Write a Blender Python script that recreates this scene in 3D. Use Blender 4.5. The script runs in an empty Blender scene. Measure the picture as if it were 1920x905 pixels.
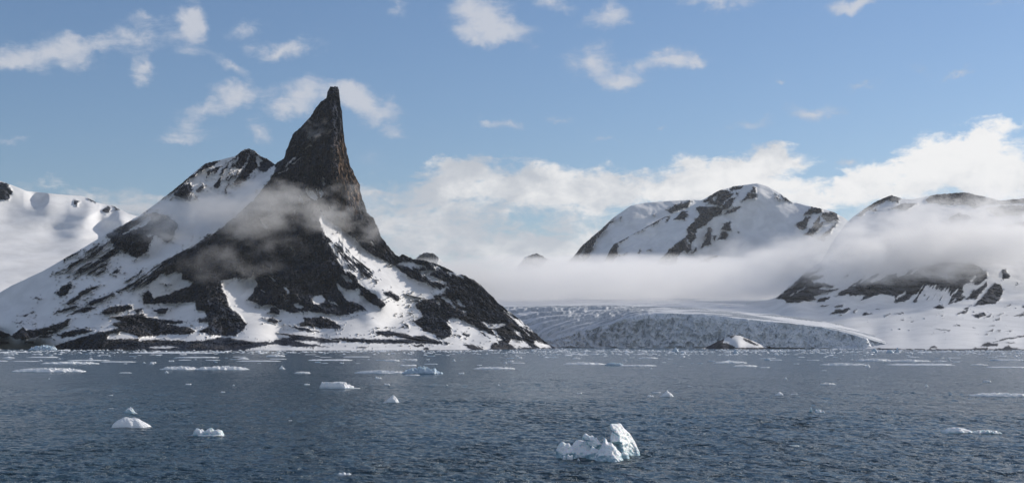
import bpy, bmesh, math, random
import numpy as np
from mathutils import Vector, Matrix, noise as mnoise

# ------------------------------------------------------------------ camera
sc = bpy.context.scene
F = 2637.0            # focal length in photo pixels (photo is 1920 x 905)
HY = 639.0            # row of the sea horizon in the photo
H = 14.0              # eye height above the water (ship's deck), metres
cam_d = bpy.data.cameras.new('camera')
cam = bpy.data.objects.new('camera', cam_d)
sc.collection.objects.link(cam)
cam.location = (0, 0, H)
cam.rotation_euler = (math.radians(90), 0, 0)
cam_d.sensor_width = 36.0
cam_d.lens = 36.0 * F / 1920.0
cam_d.shift_y = (HY - 452.5) / 1920.0
cam_d.clip_start = 1.0
cam_d.clip_end = 60000.0
sc.camera = cam

# ------------------------------------------------------------------ light
SUN_EL = math.radians(23.0)
SUN_AZ = math.radians(62.0)         # from +Y (view direction) towards +X (right)
SUN = Vector((math.sin(SUN_AZ) * math.cos(SUN_EL), math.cos(SUN_AZ) * math.cos(SUN_EL), math.sin(SUN_EL)))
sd = bpy.data.lights.new('sun', 'SUN')
sd.energy = 4.0
sd.angle = math.radians(0.5)
sd.color = (1.0, 0.93, 0.84)
so = bpy.data.objects.new('sun', sd)
sc.collection.objects.link(so)
so.rotation_euler = (-SUN).to_track_quat('-Z', 'Y').to_euler()
so.location = (900, -200, 900)

sc.view_settings.view_transform = 'Standard'
sc.view_settings.look = 'None'
sc.view_settings.exposure = 0.0
sc.view_settings.gamma = 1.0
sc.view_settings.use_curve_mapping = False
sc.render.engine = 'CYCLES'
sc.cycles.max_bounces = 13
sc.cycles.diffuse_bounces = 3
sc.cycles.glossy_bounces = 2
sc.cycles.transmission_bounces = 2
sc.cycles.transparent_max_bounces = 12
sc.cycles.volume_bounces = 12
sc.cycles.sample_clamp_direct = 4.0
sc.cycles.volume_step_rate = 1.0
sc.cycles.volume_max_steps = 256
sc.cycles.use_denoising = True


class NT:
    """small helper to write node trees"""
    def __init__(s, tree):
        s.t = tree; s.n = tree.nodes; s.l = tree.links
    def node(s, kind, **kw):
        nd = s.n.new(kind)
        for k, v in kw.items():
            setattr(nd, k, v)
        return nd
    def put(s, sock, v):
        if v is None: return
        if hasattr(v, 'is_output') or isinstance(v, bpy.types.NodeSocket):
            s.l.new(v, sock)
        else:
            sock.default_value = v
    def math(s, op, a, b=None, c=None, clamp=False):
        nd = s.node('ShaderNodeMath', operation=op, use_clamp=clamp)
        s.put(nd.inputs[0], a); s.put(nd.inputs[1], b); s.put(nd.inputs[2], c)
        return nd.outputs[0]
    def vmath(s, op, a, b=None, scale=None):
        nd = s.node('ShaderNodeVectorMath', operation=op)
        s.put(nd.inputs[0], a); s.put(nd.inputs[1], b)
        if scale is not None: s.put(nd.inputs['Scale'], scale)
        return nd.outputs['Value'] if op in ('LENGTH', 'DOT_PRODUCT', 'DISTANCE') else nd.outputs[0]
    def noise(s, vec, scale, detail=4, rough=0.55, dist=0.0, lac=2.0, dim='3D', kind='FBM'):
        nd = s.node('ShaderNodeTexNoise', noise_dimensions=dim)
        nd.noise_type = kind
        if vec is not None: s.l.new(vec, nd.inputs['Vector'])
        s.put(nd.inputs['Scale'], scale); s.put(nd.inputs['Detail'], detail)
        s.put(nd.inputs['Roughness'], rough); s.put(nd.inputs['Distortion'], dist); s.put(nd.inputs['Lacunarity'], lac)
        return nd.outputs[0]
    def mapping(s, vec, loc=(0, 0, 0), rot=(0, 0, 0), scale=(1, 1, 1), kind='POINT'):
        nd = s.node('ShaderNodeMapping', vector_type=kind)
        s.l.new(vec, nd.inputs[0])
        nd.inputs['Location'].default_value = loc
        nd.inputs['Rotation'].default_value = rot
        nd.inputs['Scale'].default_value = scale
        return nd.outputs[0]
    def ramp(s, fac, a, b, lo=0.0, hi=1.0, smooth=True):
        nd = s.node('ShaderNodeMapRange', interpolation_type='SMOOTHSTEP' if smooth else 'LINEAR')
        s.put(nd.inputs[0], fac); s.put(nd.inputs[1], a); s.put(nd.inputs[2], b)
        s.put(nd.inputs[3], lo); s.put(nd.inputs[4], hi)
        return nd.outputs[0]
    def mix(s, fac, a, b, blend='MIX'):
        nd = s.node('ShaderNodeMix', data_type='RGBA', blend_type=blend)
        s.put(nd.inputs[0], fac)
        s.put(nd.inputs[6], a if not isinstance(a, tuple) else (*a, 1)[:4])
        s.put(nd.inputs[7], b if not isinstance(b, tuple) else (*b, 1)[:4])
        return nd.outputs[2]
    def attr(s, name):
        nd = s.node('ShaderNodeAttribute', attribute_name=name)
        return nd.outputs['Fac']


def ang(px, py):
    """photo pixel -> azimuth, elevation of that piece of sky"""
    return (math.atan((px - 960) / F), math.atan((HY - py) / math.hypot(F, px - 960)))


world = bpy.data.worlds.new('World')
sc.world = world
world.use_nodes = True
W = NT(world.node_tree)
W.n.clear()
sky = W.node('ShaderNodeTexSky', sky_type='NISHITA')
sky.sun_disc = False
sky.sun_elevation = SUN_EL
sky.sun_rotation = SUN_AZ
sky.altitude = 20
sky.air_density = 1.0
sky.dust_density = 0.3
sky.ozone_density = 4.0
SKY = 0.095
tc = W.node('ShaderNodeTexCoord')
sep = W.node('ShaderNodeSeparateXYZ'); W.l.new(tc.outputs['Generated'], sep.inputs[0])
az = W.math('ARCTAN2', sep.outputs[0], sep.outputs[1])
el = W.math('ARCSINE', sep.outputs[2])
cmb = W.node('ShaderNodeCombineXYZ')
W.put(cmb.inputs[0], az); W.put(cmb.inputs[1], el)
A = cmb.outputs[0]
# warp the cloud field a little
wn = W.node('ShaderNodeTexNoise', noise_dimensions='3D'); W.l.new(A, wn.inputs['Vector'])
wn.inputs['Scale'].default_value = 28; wn.inputs['Detail'].default_value = 5; wn.inputs['Roughness'].default_value = 0.6
wv = W.vmath('SCALE', W.vmath('SUBTRACT', wn.outputs['Color'], (0.5, 0.5, 0.5)), scale=0.035)
AW = W.vmath('ADD', A, wv)


def blobs(lst):
    total = None
    for (px, py, rx, ry, rot, w) in lst:
        a, e = ang(px, py)
        m = W.mapping(AW, (a, e, 0), (0, 0, math.radians(rot)), (rx / F, ry / F, 1000.0), 'TEXTURE')
        ln = W.vmath('LENGTH', m)
        v = W.math('MULTIPLY', W.math('SUBTRACT', 1.0, ln, clamp=True), w)
        total = v if total is None else W.math('ADD', total, v)
    return total


# upper scattered clouds: (x, y, half width, half height, tilt, weight), in photo pixels -> sky angles
UP = [(90, 92, 120, 48, 5, 1.1), (10, 105, 70, 30, 0, .9), (160, 85, 60, 40, 0, .8), (250, 72, 75, 48, 10, 1.2), (350, 65, 55, 75, 10, 1.1), (365, 35, 45, 35, 0, 1.0),
      (465, 62, 60, 22, 20, .7), (525, 92, 95, 24, 8, 1.15), (430, 128, 55, 20, -20, .9), (268, 137, 40, 32, 0, 1.3), (280, 35, 50, 20, 0, .5),
      (445, 180, 75, 36, 10, 1.2), (385, 212, 55, 24, 5, 1.0), (360, 246, 60, 26, 0, 1.0), (330, 262, 55, 14, 0, .7),
      (570, 182, 85, 42, 10, 1.25), (520, 205, 70, 22, 0, .7), (485, 240, 45, 26, -20, .95), (700, 202, 85, 40, -12, 1.3), (740, 250, 60, 18, -5, .8), (650, 185, 50, 30, 0, .9), (690, 300, 60, 30, -10, .45),
      (750, 18, 28, 30, 40, .75), (900, 28, 90, 55, 0, 1.5), (960, 60, 80, 30, -15, .9), (890, 70, 60, 30, 0, .8), (1030, 8, 50, 28, -10, 1.1),
      (1140, 28, 80, 34, 12, 1.25), (1345, 6, 100, 26, 0, 1.4), (1610, 6, 85, 22, 0, 1.3), (1860, 0, 60, 10, 0, .6),
      (1110, 115, 70, 38, 25, 1.15), (1165, 145, 70, 34, 5, 1.35), (1255, 110, 100, 30, 0, 1.35), (1315, 122, 30, 18, -20, .8), (1010, 100, 40, 16, 0, .5),
      (905, 232, 30, 16, -10, .9), (950, 243, 70, 16, -8, .8), (1060, 222, 70, 14, -8, .6), (1140, 258, 45, 12, 5, .7), (1245, 240, 20, 8, 0, .6),
      (1405, 236, 75, 18, 0, .8), (1530, 212, 80, 22, -5, 1.05), (1465, 157, 22, 12, 0, .8), (1620, 158, 45, 18, 10, .7), (1795, 130, 45, 12, 8, .95), (1725, 115, 40, 12, -30, .45),
      (20, 262, 45, 10, 0, .7), (200, 258, 60, 8, 0, .5), (1583, 312, 26, 14, 10, 1.1), (1600, 20, 60, 30, 0, .5)]
# lower bank behind the mountains
LOW = [(760, 385, 150, 75, 0, 1.1), (860, 330, 110, 50, 0, 1.0), (960, 350, 190, 60, 3, 1.25), (900, 420, 130, 60, 0, .95), (1120, 355, 200, 60, 0, 1.2),
       (1080, 420, 120, 50, 0, .9), (1290, 345, 180, 60, 5, 1.35), (1440, 305, 110, 34, 0, 1.5), (1390, 350, 160, 60, 0, 1.2), (1530, 365, 120, 45, 0, 1.4),
       (760, 450, 160, 60, 0, 1.0), (870, 300, 70, 26, 8, .7), (1020, 465, 150, 42, 0, 1.0), (960, 480, 330, 40, 0, 1.2), (1160, 460, 110, 50, 0, .6),
       (1625, 330, 60, 34, 20, 1.1), (1680, 350, 110, 50, 0, 1.4), (1735, 300, 75, 55, 10, 1.7), (1800, 320, 90, 60, 0, 1.4), (1870, 300, 100, 55, 10, 1.5), (1900, 340, 110, 50, 0, 1.3), (1890, 232, 100, 20, 2, 1.1), (1850, 270, 70, 30, 20, .9),
       (190, 372, 150, 32, -8, .85), (330, 395, 120, 34, 0, .8), (20, 350, 80, 16, 0, .35)]
nz = W.noise(W.mapping(A, (3.1, 1.7, 0), (0, 0, 0), (1, 2.5, 1)), 34, 12, 0.68, 0.6)
nz2 = W.noise(W.mapping(A, (8.1, 2.7, 0), (0, 0, 0), (1, 1.5, 1)), 120, 6, 0.6, 0.0)
tex = W.math('ADD', W.math('MULTIPLY', W.math('SUBTRACT', nz, 0.5), 1.9), W.math('MULTIPLY', W.math('SUBTRACT', nz2, 0.5), 0.65))
bu = blobs(UP); bl = blobs(LOW)
gate_u = W.ramp(bu, 0.0, 0.55); gate_l = W.ramp(bl, 0.0, 0.25)
mu = W.math('MULTIPLY', W.ramp(W.math('ADD', W.math('MULTIPLY', bu, 1.05), W.math('MULTIPLY', tex, 1.25)), 0.06, 1.45, 0.0, 0.86), gate_u)
ml = W.math('MULTIPLY', W.ramp(W.math('ADD', W.math('MULTIPLY', bl, 0.85), W.math('MULTIPLY', tex, 1.25)), 0.12, 1.0, 0.0, 0.97), gate_l)
shade = W.noise(W.mapping(A, (5.3, 0.4, 0), (0, 0, 0), (1, 1.6, 1)), 22, 5, 0.55, 0.3)
colu = W.mix(W.ramp(bu, 0.2, 1.1), (0.40, 0.47, 0.60), (0.60, 0.62, 0.68))
coll = W.mix(W.ramp(W.math('ADD', W.math('MULTIPLY', W.ramp(az, -0.12, 0.30, -0.45, 0.45, False), 0.5), W.math('ADD', shade, W.math('MULTIPLY', nz2, 0.25))), 0.38, 0.85), (0.52, 0.55, 0.60), (0.93, 0.92, 0.91))
skyc = W.mix(1.0, W.vmath('SCALE', sky.outputs[0], scale=SKY), (0.95, 0.97, 1.05), 'MULTIPLY')
c1 = W.mix(mu, skyc, colu)
c2 = W.mix(ml, c1, coll)
# unseen broken cloud added at the sides and behind the viewer, to fill shade
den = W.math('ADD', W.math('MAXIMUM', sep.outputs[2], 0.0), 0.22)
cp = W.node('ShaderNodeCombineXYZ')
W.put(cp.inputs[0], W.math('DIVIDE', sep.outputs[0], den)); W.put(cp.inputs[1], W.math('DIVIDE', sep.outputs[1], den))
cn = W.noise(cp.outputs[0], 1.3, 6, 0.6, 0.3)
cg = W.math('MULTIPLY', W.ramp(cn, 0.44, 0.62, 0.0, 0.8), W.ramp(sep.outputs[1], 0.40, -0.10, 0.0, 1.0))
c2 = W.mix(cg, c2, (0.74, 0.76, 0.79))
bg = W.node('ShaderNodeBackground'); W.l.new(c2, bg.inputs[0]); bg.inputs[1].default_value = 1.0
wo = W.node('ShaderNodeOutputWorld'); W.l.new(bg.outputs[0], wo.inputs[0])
world.cycles.sampling_method = 'MANUAL'
world.cycles.sample_map_resolution = 512

# ------------------------------------------------------------------ numpy noise
rng = np.random.RandomState(7)
_perm = rng.permutation(256).astype(np.int32)
_perm = np.concatenate([_perm, _perm, _perm])
_g = rng.normal(size=(256, 3)).astype(np.float32)
_g /= np.linalg.norm(_g, axis=1, keepdims=True)


def gn(x, y, z=0.0):
    x = np.asarray(x, np.float32); y = np.asarray(y, np.float32)
    z = np.zeros_like(x) + np.float32(z) if np.isscalar(z) else np.asarray(z, np.float32)
    x, y, z = np.broadcast_arrays(x, y, z)
    xi = np.floor(x).astype(np.int32); yi = np.floor(y).astype(np.int32); zi = np.floor(z).astype(np.int32)
    xf = x - xi; yf = y - yi; zf = z - zi
    u = xf * xf * xf * (xf * (xf * 6 - 15) + 10); v = yf * yf * yf * (yf * (yf * 6 - 15) + 10); w = zf * zf * zf * (zf * (zf * 6 - 15) + 10)
    xi &= 255; yi &= 255; zi &= 255
    def gr(a, b, c):
        h = _perm[_perm[_perm[(xi + a) & 255] + ((yi + b) & 255)] + ((zi + c) & 255)]
        g = _g[h]
        return g[..., 0] * (xf - a) + g[..., 1] * (yf - b) + g[..., 2] * (zf - c)
    x00 = gr(0, 0, 0) * (1 - u) + gr(1, 0, 0) * u
    x10 = gr(0, 1, 0) * (1 - u) + gr(1, 1, 0) * u
    x01 = gr(0, 0, 1) * (1 - u) + gr(1, 0, 1) * u
    x11 = gr(0, 1, 1) * (1 - u) + gr(1, 1, 1) * u
    return ((x00 * (1 - v) + x10 * v) * (1 - w) + (x01 * (1 - v) + x11 * v) * w) * 1.6


def fbm(x, y, z=0.0, octv=5, gain=0.5, lac=2.03):
    a = 1.0; s = 0.0; t = 0.0
    for o in range(octv):
        s = s + a * gn(x + 17.3 * o, y - 9.1 * o, z + 3.7 * o if np.isscalar(z) else z + 3.7 * o); t += a
        a *= gain; x = x * lac; y = y * lac; z = z * lac
    return s / t * 1.5


def ridged(x, y, z=0.0, octv=5, gain=0.5, lac=2.1):
    a = 1.0; s = 0.0; t = 0.0
    for o in range(octv):
        n = 1.0 - np.abs(gn(x + 7.3 * o, y + 5.1 * o, z + 2.7 * o)) * 1.6
        s = s + a * n; t += a
        a *= gain; x = x * lac; y = y * lac; z = z * lac
    return s / t


# ------------------------------------------------------------------ polygons traced on the mountain faces
def P(crop, pts):
    x0, y0, s = crop
    return np.array([(x0 + x / s, y0 + y / s) for x, y in pts], np.float32)


C1 = (0, 250, 2.154); CA = (0, 420, 3.692); CB = (240, 480, 4.89); C5 = (300, 270, 4.308); C3 = (250, 420, 3.62)
C4 = (600, 440, 3.935); CR = (700, 470, 4.64); C2 = (400, 140, 2.3825); C6 = (1050, 320, 3.49); C7 = (1400, 220, 2.0115)
CG = (1440, 480, 4.89); CH = (1680, 480, 4.89); Z = (0, 0, 1.0)


def sdf(poly, px, py):
    """signed distance (positive inside) of a set of points to one polygon, in photo pixels"""
    n = len(poly); best = np.full(px.shape, 1e9, np.float32); ins = np.zeros(px.shape, bool)
    for i in range(n):
        ax, ay = poly[i]; bx, by = poly[(i + 1) % n]
        ex, ey = bx - ax, by - ay
        L = ex * ex + ey * ey + 1e-9
        t = np.clip(((px - ax) * ex + (py - ay) * ey) / L, 0, 1)
        d = (px - ax - t * ex) ** 2 + (py - ay - t * ey) ** 2
        best = np.minimum(best, d)
        c = ((ay > py) != (by > py)) & (px < (bx - ax) * (py - ay) / (by - ay + 1e-12) + ax)
        ins ^= c
    d = np.sqrt(best)
    return np.where(ins, d, -d)


def paint(ops, px, py, start=-9.0, warp=1.0):
    """ops: ('+'|'-', polygon).  Returns a rock field, > 0 = rock, about in pixels from the edge"""
    wx = px + warp * (3.0 * fbm(px / 14, py / 9, 1.3, 4) + 1.2 * gn(px / 2.6, py / 2.1, 4.4))
    wy = py + warp * (2.2 * fbm(px / 12, py / 9, 7.9, 4) + 0.9 * gn(px / 2.6, py / 2.1, 9.4))
    m = np.full(px.shape, start, np.float32)
    for op, poly in ops:
        x0, y0 = poly.min(0) - 12; x1, y1 = poly.max(0) + 12
        sel = (wx > x0) & (wx < x1) & (wy > y0) & (wy < y1)
        if not sel.any(): continue
        s = np.clip(sdf(poly, wx[sel], wy[sel]), -9, 9)
        m[sel] = np.maximum(m[sel], s) if op == '+' else np.minimum(m[sel], -s)
    return m


def soft(poly, px, py, width):
    return np.clip(0.5 + sdf(poly, px, py) / width, 0, 1)


def rbf(ctrl, px, py, c=14.0):
    ctrl = np.array(ctrl, np.float64)
    X = ctrl[:, :2]; v = ctrl[:, 2]
    n = len(X)
    r = np.sqrt(((X[:, None] - X[None]) ** 2).sum(-1) + c * c)
    M = np.zeros((n + 3, n + 3)); M[:n, :n] = r - 0.0
    M[:n, :n] -= np.eye(n) * 0.8
    M[:n, n] = 1; M[:n, n + 1:] = X / 1000; M[n, :n] = 1; M[n + 1:, :n] = X.T / 1000
    wgt = np.linalg.solve(M, np.concatenate([v, np.zeros(3)]))
    out = wgt[n] + wgt[n + 1] * px / 1000 + wgt[n + 2] * py / 1000
    for i in range(n):
        out = out + wgt[i] * np.sqrt((px - X[i, 0]) ** 2 + (py - X[i, 1]) ** 2 + c * c)
    return out


def line3(pts, step=18.0):
    """resample a polyline of (x, y, D) so a ridge or gully is held along its length"""
    out = []
    for a, b in zip(pts[:-1], pts[1:]):
        n = max(1, int(math.hypot(b[0] - a[0], b[1] - a[1]) / step))
        for k in range(n):
            t = k / n
            out.append(tuple(a[i] + (b[i] - a[i]) * t for i in range(3)))
    out.append(pts[-1])
    return out


def Dw(py):
    return F * H / (py - HY)


def world_pt(px, py, D):
    return (px - 960) * D / F, D, H - (py - HY) * D / F


def interp(pts, x):
    pts = sorted(pts)
    return np.interp(x, [p[0] for p in pts], [p[1] for p in pts])


def link_mesh(name, co, quads, mat, attrs=None, kind=None, label=None, smooth=True, tris=None):
    me = bpy.data.meshes.new(name)
    co = np.asarray(co, np.float32)
    quads = np.asarray(quads, np.int32)
    me.vertices.add(len(co)); me.vertices.foreach_set('co', co.ravel())
    k = quads.shape[1]
    me.loops.add(quads.size); me.loops.foreach_set('vertex_index', quads.ravel())
    me.polygons.add(len(quads))
    me.polygons.foreach_set('loop_start', np.arange(0, quads.size, k, dtype=np.int32))
    me.polygons.foreach_set('loop_total', np.full(len(quads), k, np.int32))
    me.update(calc_edges=True)
    me.polygons.foreach_set('use_smooth', np.full(len(quads), smooth))
    for an, av in (attrs or {}).items():
        at = me.attributes.new(an, 'FLOAT', 'POINT')
        at.data.foreach_set('value', np.asarray(av, np.float32).ravel())
    me.materials.append(mat)
    o = bpy.data.objects.new(name, me)
    sc.collection.objects.link(o)
    if kind: o['kind'] = kind
    if label: o['label'] = label
    return o


def grid_quads(nr, nc):
    i = np.arange(nr - 1)[:, None] * nc + np.arange(nc - 1)[None]
    return np.stack([i, i + nc, i + nc + 1, i + 1], -1).reshape(-1, 4)


def relief(name, mat, top, bottom, ctrl, ops, step=1.3, rows=300, water=True, jag=2.0, jag_rock_only=True,
           disp=1.0, back=0.9, label='', extra=None, snowbump=1.0, start=-9.0, warp=1.0, c=14.0, x0=None, x1=None, xjag=0.0):
    x0 = min(p[0] for p in top) if x0 is None else x0
    x1 = max(p[0] for p in top) if x1 is None else x1
    xs = np.arange(x0, x1 + step, step, dtype=np.float64)
    yt = interp(top, xs); yb = interp(bottom, xs)
    # ragged skyline where the crest is rock
    crest = paint(ops, xs.astype(np.float32), (yt + 5).astype(np.float32), start, warp)
    jr = np.clip(0.5 + crest / 4, 0.12, 1) if jag_rock_only else 1.0
    yt = yt + jag * jr * (1.1 * fbm(xs / 22, xs * 0 + 3.3, 0.7, 5, 0.62) + 0.4 * gn(xs / 2.5, xs * 0 + 1.3, 5.5))
    t = np.linspace(0, 1, rows) ** 1.0
    px = np.repeat(xs[None], rows, 0)
    py = yt[None] + t[:, None] * np.maximum(yb - yt, 1.0)[None]
    ct = list(ctrl)
    if water:
        for x in np.arange(x0, x1 + 1, 25):
            y = float(interp(bottom, x))
            ct.append((x, y, Dw(y)))
    D = rbf(ct, px, py, c)
    rock = paint(ops, px.astype(np.float32), py.astype(np.float32), start, warp)
    if extra is not None:
        rock, D = extra(px, py, rock, D)
    if xjag:
        wr = np.clip(0.5 + rock / 5, 0, 1) * np.clip((py - yt[None]) / 2 + 0.6, 0, 1)
        px = px + wr * xjag * (2.3 * fbm(py / 9, px / 45, 1.7, 4, 0.6) + 0.8 * gn(py / 2.2, px / 20, 3.3))
    X, Y, Zz = world_pt(px, py, D)
    rk = np.clip(0.5 + rock / 6, 0, 1)
    sc_ = D / 2600.0
    big = ridged(X / 95, Y / 95, Zz / 130, 3, 0.5) - 0.55
    mid = ridged(X / 26 + 3, Y / 26, Zz / 44, 4, 0.55) - 0.55
    fine = fbm(X / 6.5, Y / 6.5, Zz / 8.0, 4, 0.6)
    crag = ridged(X / 11 + 9, Y / 11, Zz / 20, 4, 0.6) - 0.55
    dd = -(rk * (30 * big + 24 * mid + 10 * crag + 2.6 * fine) * disp + (1 - rk) * snowbump * (5.0 * fbm(X / 70, Y / 70, Zz / 70, 3) + 0.35 * fine)) * sc_
    dd -= rk * 2.5 * disp
    if water:
        fade = np.clip((yb[None] - py) / 14.0, 0.0, 1)
    else:
        fade = 1.0
    D = D + dd * fade
    X, Y, Zz = world_pt(px, py, D)
    co = [np.stack([X, Y, Zz], -1)]
    rr = [rock]
    # closing rows under the water
    if water:
        Xb = X[-1]; Yb = Y[-1]
        co.append(np.stack([Xb, Yb - 4, np.full_like(Xb, -4.0)], -1)[None]); rr.append(rock[-1:])
    # the far side of the mountain, running down behind the crest
    nb = 36
    tb = (np.linspace(0, 1, nb + 1)[1:] ** 1.3)[:, None]
    zt = Zz[0][None]; Yt = Y[0][None]; Xt = X[0][None]
    run = np.maximum(zt, 30) * back
    rug = fbm(np.repeat(Xt, nb, 0) / 60, tb * 6 + 0 * Xt, 2.2, 4) * 10 * np.clip(tb * 8, 0, 1)
    Yk = Yt + run * tb + 1.0
    Zk = zt * (1 - tb) - 4 * tb + rug * (1 - tb)
    Xk = Xt + 0 * tb
    co.insert(0, np.stack([Xk, Yk, Zk], -1)[::-1]); rr.insert(0, (np.repeat(rock[:1], nb, 0) * 0.5 + 4 * fbm(Xk / 50, Yk / 50, Zk / 50, 4))[::-1])
    co = np.concatenate(co, 0); rr = np.concatenate(rr, 0)
    nr, nc = co.shape[:2]
    tint = np.zeros(rr.shape, np.float32)
    o = link_mesh(name, co.reshape(-1, 3), grid_quads(nr, nc), mat, {'rock': rr.ravel()}, 'structure', label)
    return o


# ------------------------------------------------------------------ materials
def new_mat(name):
    m = bpy.data.materials.new(name); m.use_nodes = True
    m.node_tree.nodes.clear()
    return m, NT(m.node_tree)


def out_surface(N, sh):
    o = N.node('ShaderNodeOutputMaterial'); N.l.new(sh, o.inputs[0]); return o


def principled(N, col, rough=0.8, spec=0.3, normal=None, **kw):
    p = N.node('ShaderNodeBsdfPrincipled')
    N.put(p.inputs['Base Color'], col if not isinstance(col, tuple) else (*col, 1)[:4])
    N.put(p.inputs['Roughness'], rough); N.put(p.inputs['Specular IOR Level'], spec)
    if normal is not None: N.l.new(normal, p.inputs['Normal'])
    for k, v in kw.items():
        N.put(p.inputs[k], v)
    return p


def mountain_mat(name, dark, brown, sun_ochre=0.0, sun_ochre_box=None, snow=(0.81, 0.80, 0.785)):
    m, N = new_mat(name)
    tcn = N.node('ShaderNodeTexCoord'); O = tcn.outputs['Object']
    rk = N.attr('rock')
    n1 = N.noise(O, 0.10, 6, 0.65)
    n2 = N.noise(O, 0.28, 4, 0.65)
    e = N.math('ADD', rk, N.math('ADD', N.math('MULTIPLY', N.math('SUBTRACT', n1, 0.5), 6.5), N.math('MULTIPLY', N.math('SUBTRACT', n2, 0.5), 5.5)))
    mask = N.ramp(e, -0.7, 0.7)
    # rock colour: dark schist with browner bands, pale scree, specks of old snow
    r1 = N.noise(O, 0.012, 8, 0.68, 0.8)
    r2 = N.noise(N.mapping(O, scale=(1, 1, 0.25)), 0.16, 6, 0.7, 0.4)
    base = N.mix(N.ramp(r1, 0.44, 0.66), dark, brown)
    v = N.math('ADD', 0.15, N.math('MULTIPLY', N.ramp(r2, 0.34, 0.70, 0.0, 1.0, False), 2.3))
    base = N.mix(1.0, base, N.node('ShaderNodeCombineColor').outputs[0], 'MULTIPLY') if False else N.vmath('SCALE', base, scale=v)
    if sun_ochre_box:  # ochre streaks with the tower edge's warm sunlight painted into the rock colour
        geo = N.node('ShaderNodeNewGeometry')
        cx, cz, rx, rz = sun_ochre_box
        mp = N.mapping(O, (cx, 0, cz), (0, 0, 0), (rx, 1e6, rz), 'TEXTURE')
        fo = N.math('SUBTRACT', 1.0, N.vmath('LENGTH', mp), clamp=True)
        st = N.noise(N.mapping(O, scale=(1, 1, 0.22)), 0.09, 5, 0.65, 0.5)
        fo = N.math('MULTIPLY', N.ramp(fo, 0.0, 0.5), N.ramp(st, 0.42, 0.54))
        base = N.mix(N.math('MULTIPLY', fo, sun_ochre), base, (0.40, 0.25, 0.13))
    sp = N.noise(O, 0.42, 3, 0.7)
    sp = N.math('MULTIPLY', N.ramp(sp, 0.64, 0.72), N.ramp(N.noise(O, 0.022, 3, 0.5), 0.48, 0.62))
    base = N.mix(N.math('MULTIPLY', sp, 0.6), base, (0.55, 0.55, 0.56))
    du = N.noise(N.mapping(O, (31, 7, 3), scale=(1, 1, 0.45)), 0.075, 7, 0.72, 0.6)
    base = N.mix(N.ramp(du, 0.60, 0.70, 0.0, 0.5), base, (0.42, 0.43, 0.46))
    dk = N.noise(N.mapping(O, (3, 17, 9), scale=(1, 1, 0.5)), 0.05, 5, 0.65, 0.8)
    base = N.vmath('SCALE', base, scale=N.ramp(dk, 0.36, 0.6, 0.45, 1.15))
    sn = N.mix(N.ramp(N.noise(N.mapping(O, scale=(1, 0.6, 1)), 0.02, 6, 0.6, 0.5), 0.35, 0.7), snow, tuple(c * 0.86 for c in snow))
    col = N.mix(mask, sn, base)
    bn = N.node('ShaderNodeBump'); bn.inputs['Strength'].default_value = 0.9
    bh = N.math('MULTIPLY', N.noise(O, 0.20, 5, 0.7), N.math('ADD', 0.08, N.math('MULTIPLY', mask, 1.5)))
    N.l.new(bh, bn.inputs['Height']); bn.inputs['Distance'].default_value = 1.0
    p = principled(N, col, 0.85, 0.15, bn.outputs[0])
    out_surface(N, p.outputs[0])
    return m


def tpx(px, py, D):
    x, y, z = world_pt(px, py, D)
    return x, z


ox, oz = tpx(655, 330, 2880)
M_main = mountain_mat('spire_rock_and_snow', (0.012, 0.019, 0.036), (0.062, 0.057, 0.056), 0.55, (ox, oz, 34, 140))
M_far = mountain_mat('far_rock_and_snow', (0.030, 0.036, 0.050), (0.052, 0.050, 0.053), snow=(0.80, 0.795, 0.785))

# ------------------------------------------------------------------ main mountain with the spire
top_main = [(-60, 560), (0, 548), (20, 536), (80, 508), (150, 468), (205, 435), (260, 405), (300, 376), (345, 340), (385, 306), (412, 300), (440, 293), (452, 283), (465, 278), (478, 284), (490, 293),
            (503, 298), (515, 308), (524, 302), (532, 297), (536, 283), (545, 262), (548, 252), (560, 242), (575, 226), (583, 219), (590, 205), (600, 193), (611, 184), (614, 172), (620, 164), (628, 162), (634.5, 164),
            (636, 180), (637.5, 195), (640, 207), (642, 225), (644, 255), (647, 275), (650, 288), (658, 312), (667, 330), (674, 345), (676, 365), (684, 385), (688, 398), (699, 408), (707, 425), (713, 440), (725, 458),
            (742, 476), (748, 480), (756, 475), (775, 485), (792, 488), (815, 493), (830, 500), (860, 514), (872, 515), (900, 532), (915, 548), (932, 566), (960, 587), (985, 607), (1010, 630), (1030, 645), (1042, 651.5), (1050, 652.6)]
bot_main = [(-60, 651.5), (0, 652), (60, 653.5), (180, 655.2), (300, 656), (500, 656.5), (700, 656), (900, 655), (1000, 653.6), (1050, 652.8)]
ctl = []
ctl += line3([(205, 435, 2790), (260, 405, 2825), (345, 340, 2900), (440, 293, 2985), (465, 279, 3005), (490, 293, 3015), (515, 306, 2990)], 26)
ctl += line3([(150, 468, 2760), (80, 510, 2730), (0, 548, 2720), (-60, 560, 2740)], 30)
# crest of the front pyramid, left edge
ctl += line3([(530, 300, 2880), (500, 335, 2850), (430, 410, 2745), (360, 465, 2670), (300, 502, 2620), (250, 540, 2560)], 18)
# couloir behind it
ctl += line3([(490, 325, 2960), (440, 360, 2895), (400, 395, 2840), (350, 440, 2770), (300, 478, 2715), (240, 510, 2655)], 18)
ctl += [(270, 440, 2745), (300, 420, 2775), (330, 385, 2830), (400, 330, 2930), (440, 325, 2950), (360, 365, 2865)]
ctl += [(140, 520, 2665), (80, 560, 2625), (20, 580, 2640), (-40, 600, 2640), (130, 570, 2555), (200, 540, 2590), (60, 610, 2505), (150, 610, 2455), (220, 580, 2490), (240, 610, 2425), (-40, 630, 2500), (150, 635, 2390), (40, 638, 2415)]
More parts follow.
